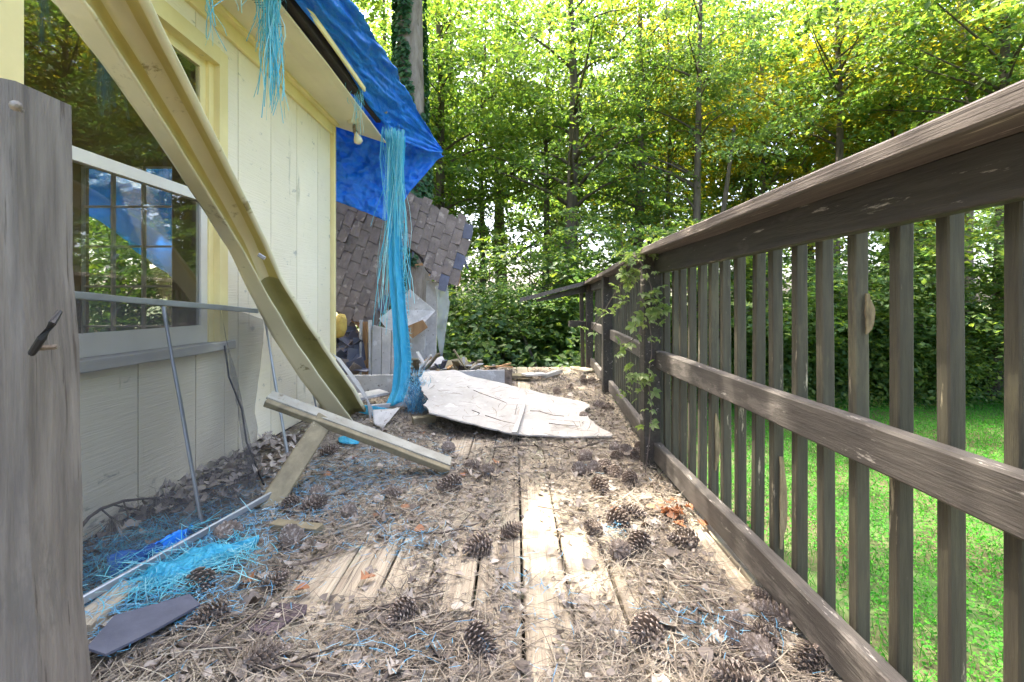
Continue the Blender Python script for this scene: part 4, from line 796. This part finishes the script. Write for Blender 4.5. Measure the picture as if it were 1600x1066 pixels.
# twigs
def twig(pl, r, label='thin grey twig lying on the littered deck', side=2):
    pts = [G(x, y, .018+.006*(i % 2)) for i, (x, y) in enumerate(pl)]; pts = resample(pts, 9); pts = [q+V((random.gauss(0, .004), random.gauss(0, .006), 0)) for q in pts]
    m = MB(); m.tube(pts, [r*(1-.06*i) for i in range(9)], 6)
    for q in range(side):
        i = random.randint(2, 6); d = (pts[i+1]-pts[i]).normalized(); s = V((-d.y, d.x, .15))*random.choice((-1, 1)); m.tube([pts[i], pts[i]+(d+s*.8)*r*8, pts[i]+(d*1.5+s)*r*16], [r*.6, r*.45, r*.25], 5)
    tag(m.out('twig', m_twig, None, True), 'thin grey twig lying '+where(pts[4]), 'twig', 'twigs lying on the deck')
for pl, r in [([(283, 890), (345, 889)], .004), ([(280, 1005), (330, 1012), (378, 1013)], .007), ([(370, 1040), (460, 1042), (530, 1062)], .005), ([(640, 968), (700, 990), (745, 1020)], .004),
              ([(650, 830), (700, 833), (750, 815)], .005), ([(600, 1062), (640, 990)], .006), ([(1030, 885), (1100, 930), (1165, 975)], .005), ([(1092, 935), (1083, 975), (1095, 1010)], .006), ([(1160, 970), (1250, 1030), (1270, 1050)], .004),
              ([(900, 702), (960, 683)], .006), ([(1005, 690), (1050, 745), (1085, 760), (1112, 757)], .006), ([(870, 690), (900, 705)], .003), ([(840, 790), (880, 800)], .003), ([(930, 990), (990, 1020)], .003),
              ([(430, 890), (520, 868), (560, 840)], .004), ([(560, 955), (640, 940)], .005), ([(690, 900), (650, 930), (640, 975)], .003), ([(1010, 740), (1030, 770), (1060, 800)], .004), ([(150, 1050), (250, 1045)], .005), ([(920, 600), (955, 588)], .008), ([(300, 965), (370, 958), (440, 975)], .005), ([(770, 700), (850, 695), (900, 705)], .004), ([(1100, 1010), (1180, 1040), (1210, 1062)], .004)]: twig(pl, r)
for pl in [[(715, 590), (735, 606)], [(690, 600), (710, 618)], [(760, 650), (800, 662)], [(745, 610), (790, 630)], [(830, 640), (880, 650)], [(740, 640), (765, 660)], [(725, 632), (700, 620)], [(850, 660), (905, 668)]]:
    pts = [G(x, y, .205-.155*max(0, min(1, (y-590)/85))+.006) for x, y in pl]; tag(MB().tube([q+V((random.gauss(0, .014), random.gauss(0, .02), 0)) for q in resample(pts, 5)], [.0025, .0028, .0025, .002, .0012], 5).out('twig', m_twig), 'thin dark twig lying on the fallen sheet panel', 'twig', 'twigs on the fallen panel')
# dead pine branch behind the screen
br = thing('dead_pine_branch', 'arched dead pine branch with brown needle tufts behind the screen', 'branch', (-1.4, 1.7, 0))
arch = [V((-1.42, 1.62, .02)), PX(125, 822, -1.42), PX(150, 798, -1.42), PX(195, 782, -1.42), PX(245, 778, -1.40)]; arch = resample(arch, 10)
MB().tube(arch, [.007-.0004*i for i in range(10)], 6).out('stem', m_twig, br, True)
for i, (c, n_) in enumerate([(arch[-1], 130), (PX(175, 810, -1.4), 90), (PX(235, 800, -1.38), 110), (PX(205, 822, -1.36), 80)]):
    if i: MB().tube([arch[3+i], arch[3+i].lerp(c, .5), c], .003, 5).out('side_twig', m_twig, br)
    q = np.tile(np.array(tuple(c)), (n_, 1)); d = rng.normal(size=(n_, 3))*.45+[.1, -.1, -1]; L = .1+rng.random(n_)*.07
    link('needle_tuft', ribbons('needle_tuft', q+unit(d)*L[:, None]*.5, d, L, .0016, .2, 3, rng.normal(size=(n_, 3))), m_needle, br)

# pine cones
def cone_mesh(seed, L=.1, Rm=.036, ns=96, op=1.0):
    rd = random.Random(seed); m = MB(); m.tube([(-L*.5, 0, 0), (-L*.2, 0, 0), (L*.25, 0, 0), (L*.47, 0, 0)], [.008, .013, .009, .002], 7)
    for i in range(ns):
        t = (i+.5)/ns; x = -L*.47+L*.95*t; a = i*2.39996; pr = math.sin((t*.86+.14)**.75*math.pi)**.75 if t < .999 else .1
        rr = Rm*max(.22, pr)*(.93+.14*rd.random()); rd0 = .006; wd = .0125*(.5+.6*pr); er = V((0, math.cos(a), math.sin(a))); et = V((0, -math.sin(a), math.cos(a))); ex = V((1, 0, 0))
        fw = .012+.008*t*op; b = ex*x+er*rd0; tp = ex*(x+fw)+er*rr; th = (ex*-.9+er*.3)*.0045
        m.add([b-et*wd*.3, b+et*wd*.3, tp-et*wd*.5-ex*.003, tp+et*wd*.5-ex*.003, tp+er*.0015+ex*.001, tp-et*wd*.45+th, tp+et*wd*.45+th, tp+er*.003+th*.6],
              [(0, 1, 3, 4, 2), (2, 4, 7, 5), (4, 3, 6, 7), (0, 2, 5), (1, 6, 3), (0, 5, 7, 6, 1)])
    me = m.mesh('pine_cone'); me.materials.append(m_cone); return me
CM = [cone_mesh(1), cone_mesh(2, .088, .038, 84), cone_mesh(3, .115, .037, 104)]
cones = [(760, 735), (740, 727), (704, 757), (614, 770), (496, 770), (491, 788), (453, 788), (512, 706), (914, 713), (964, 713), (905, 733), (927, 731), (945, 730), (961, 739), (938, 761), (979, 704), (994, 712), (983, 750), (927, 826), (966, 812), (987, 799), (970, 860), (998, 848), (1070, 842), (797, 830), (749, 852), (752, 1002), (629, 955), (428, 911), (414, 1024), (456, 840), (313, 911), (358, 833), (913, 652), (937, 633), (951, 637), (911, 590), (913, 596), (924, 594), (870, 612), (890, 606), (330, 962), (1262, 1032), (960, 700), (1003, 700), (1030, 712), (545, 800), (700, 700), (670, 715), (1010, 985)]
big = [(1208, 962, .92, 118), (1146, 972, .68, 60), (1193, 994, .8, 150), (1182, 1016, .9, 100), (1142, 998, .66, 120), (1150, 1058, .88, 170), (1194, 936, .6, 110)]
for i, q in enumerate(cones+big):
    s = q[2] if len(q) > 2 else .78+random.random()*.32; a = R(q[3]) if len(q) > 2 else random.random()*6.28
    o = link('pine_cone', CM[i % 3], None); c = G(q[0], q[1], .03*s); o.location = (c.x, c.y, .031*s); o.scale = (s, s, s); o.rotation_euler = (random.random()*6, random.gauss(0, .25), a)
    if len(q) > 2: tag(o, 'large pine cone in the cluster against the bottom rail', 'pine cone', 'pine cones clustered against the bottom rail')
    else: tag(o, 'brown pine cone lying '+where(c), 'pine cone', 'pine cones scattered on the deck')

# ------------------------------------------------------------------ vine on the railing
vine = thing('climbing_vine', 'pale green creeper climbing the railing post and cap', 'vine', (.66, 2.6, .4))
stems = [[(1008, 740), (1014, 690), (1019, 640), (1012, 590), (1020, 545), (1014, 500), (1018, 450), (1008, 415), (990, 398), (965, 400)], [(1008, 415), (985, 430), (965, 450), (945, 485), (925, 515)], [(1015, 500), (990, 530), (960, 548)], [(1018, 450), (1030, 470), (1022, 490)], [(990, 398), (975, 425), (968, 470), (960, 480)], [(1012, 590), (990, 585), (985, 610)], [(1008, 400), (1030, 385), (1060, 378)]]
allp = []
for st_ in stems:
    pts = [P(x, y, 2.56 if x > 1000 else 2.60+.004*(1000-x)) for x, y in st_]; pts = resample(pts, 16); allp += pts
    MB().tube(pts, [.003]*8+[.0022]*8, 5).out('stem', m_twig, vine)
m = MB()
for a, l in ((0, 1), (.9, .85), (-.9, .85), (1.8, .6), (-1.8, .6)):
    d = V((math.cos(a), math.sin(a), 0)); s = V((-d.y, d.x, 0)); l *= .055
    m.add([(0, 0, 0), d*l*.4+s*l*.28+V((0, 0, .006)), d*l*.75+s*l*.2+V((0, 0, .003)), d*l+V((0, 0, -.008)), d*l*.75-s*l*.2+V((0, 0, .003)), d*l*.4-s*l*.28+V((0, 0, .006)), d*l*.5], [(0, 6, 1), (1, 6, 2), (2, 6, 3), (3, 6, 4), (4, 6, 5), (5, 6, 0)])
lme = m.mesh('leaf'); lme.materials.append(m_vine)
for i in range(170):
    c = allp[random.randint(16, len(allp)-1)] if i > 30 else allp[random.randint(3, 15)]; o = link('leaf', lme, None); o.parent = vine; s = .45+random.random()*.5
    o.location = c+V((random.gauss(0, .03), random.gauss(-.02, .03), random.gauss(0, .025)))-V(vine.location); o.scale = (s, s, s); o.rotation_euler = (random.gauss(.5, .5), random.gauss(0, .5), random.random()*6.28)
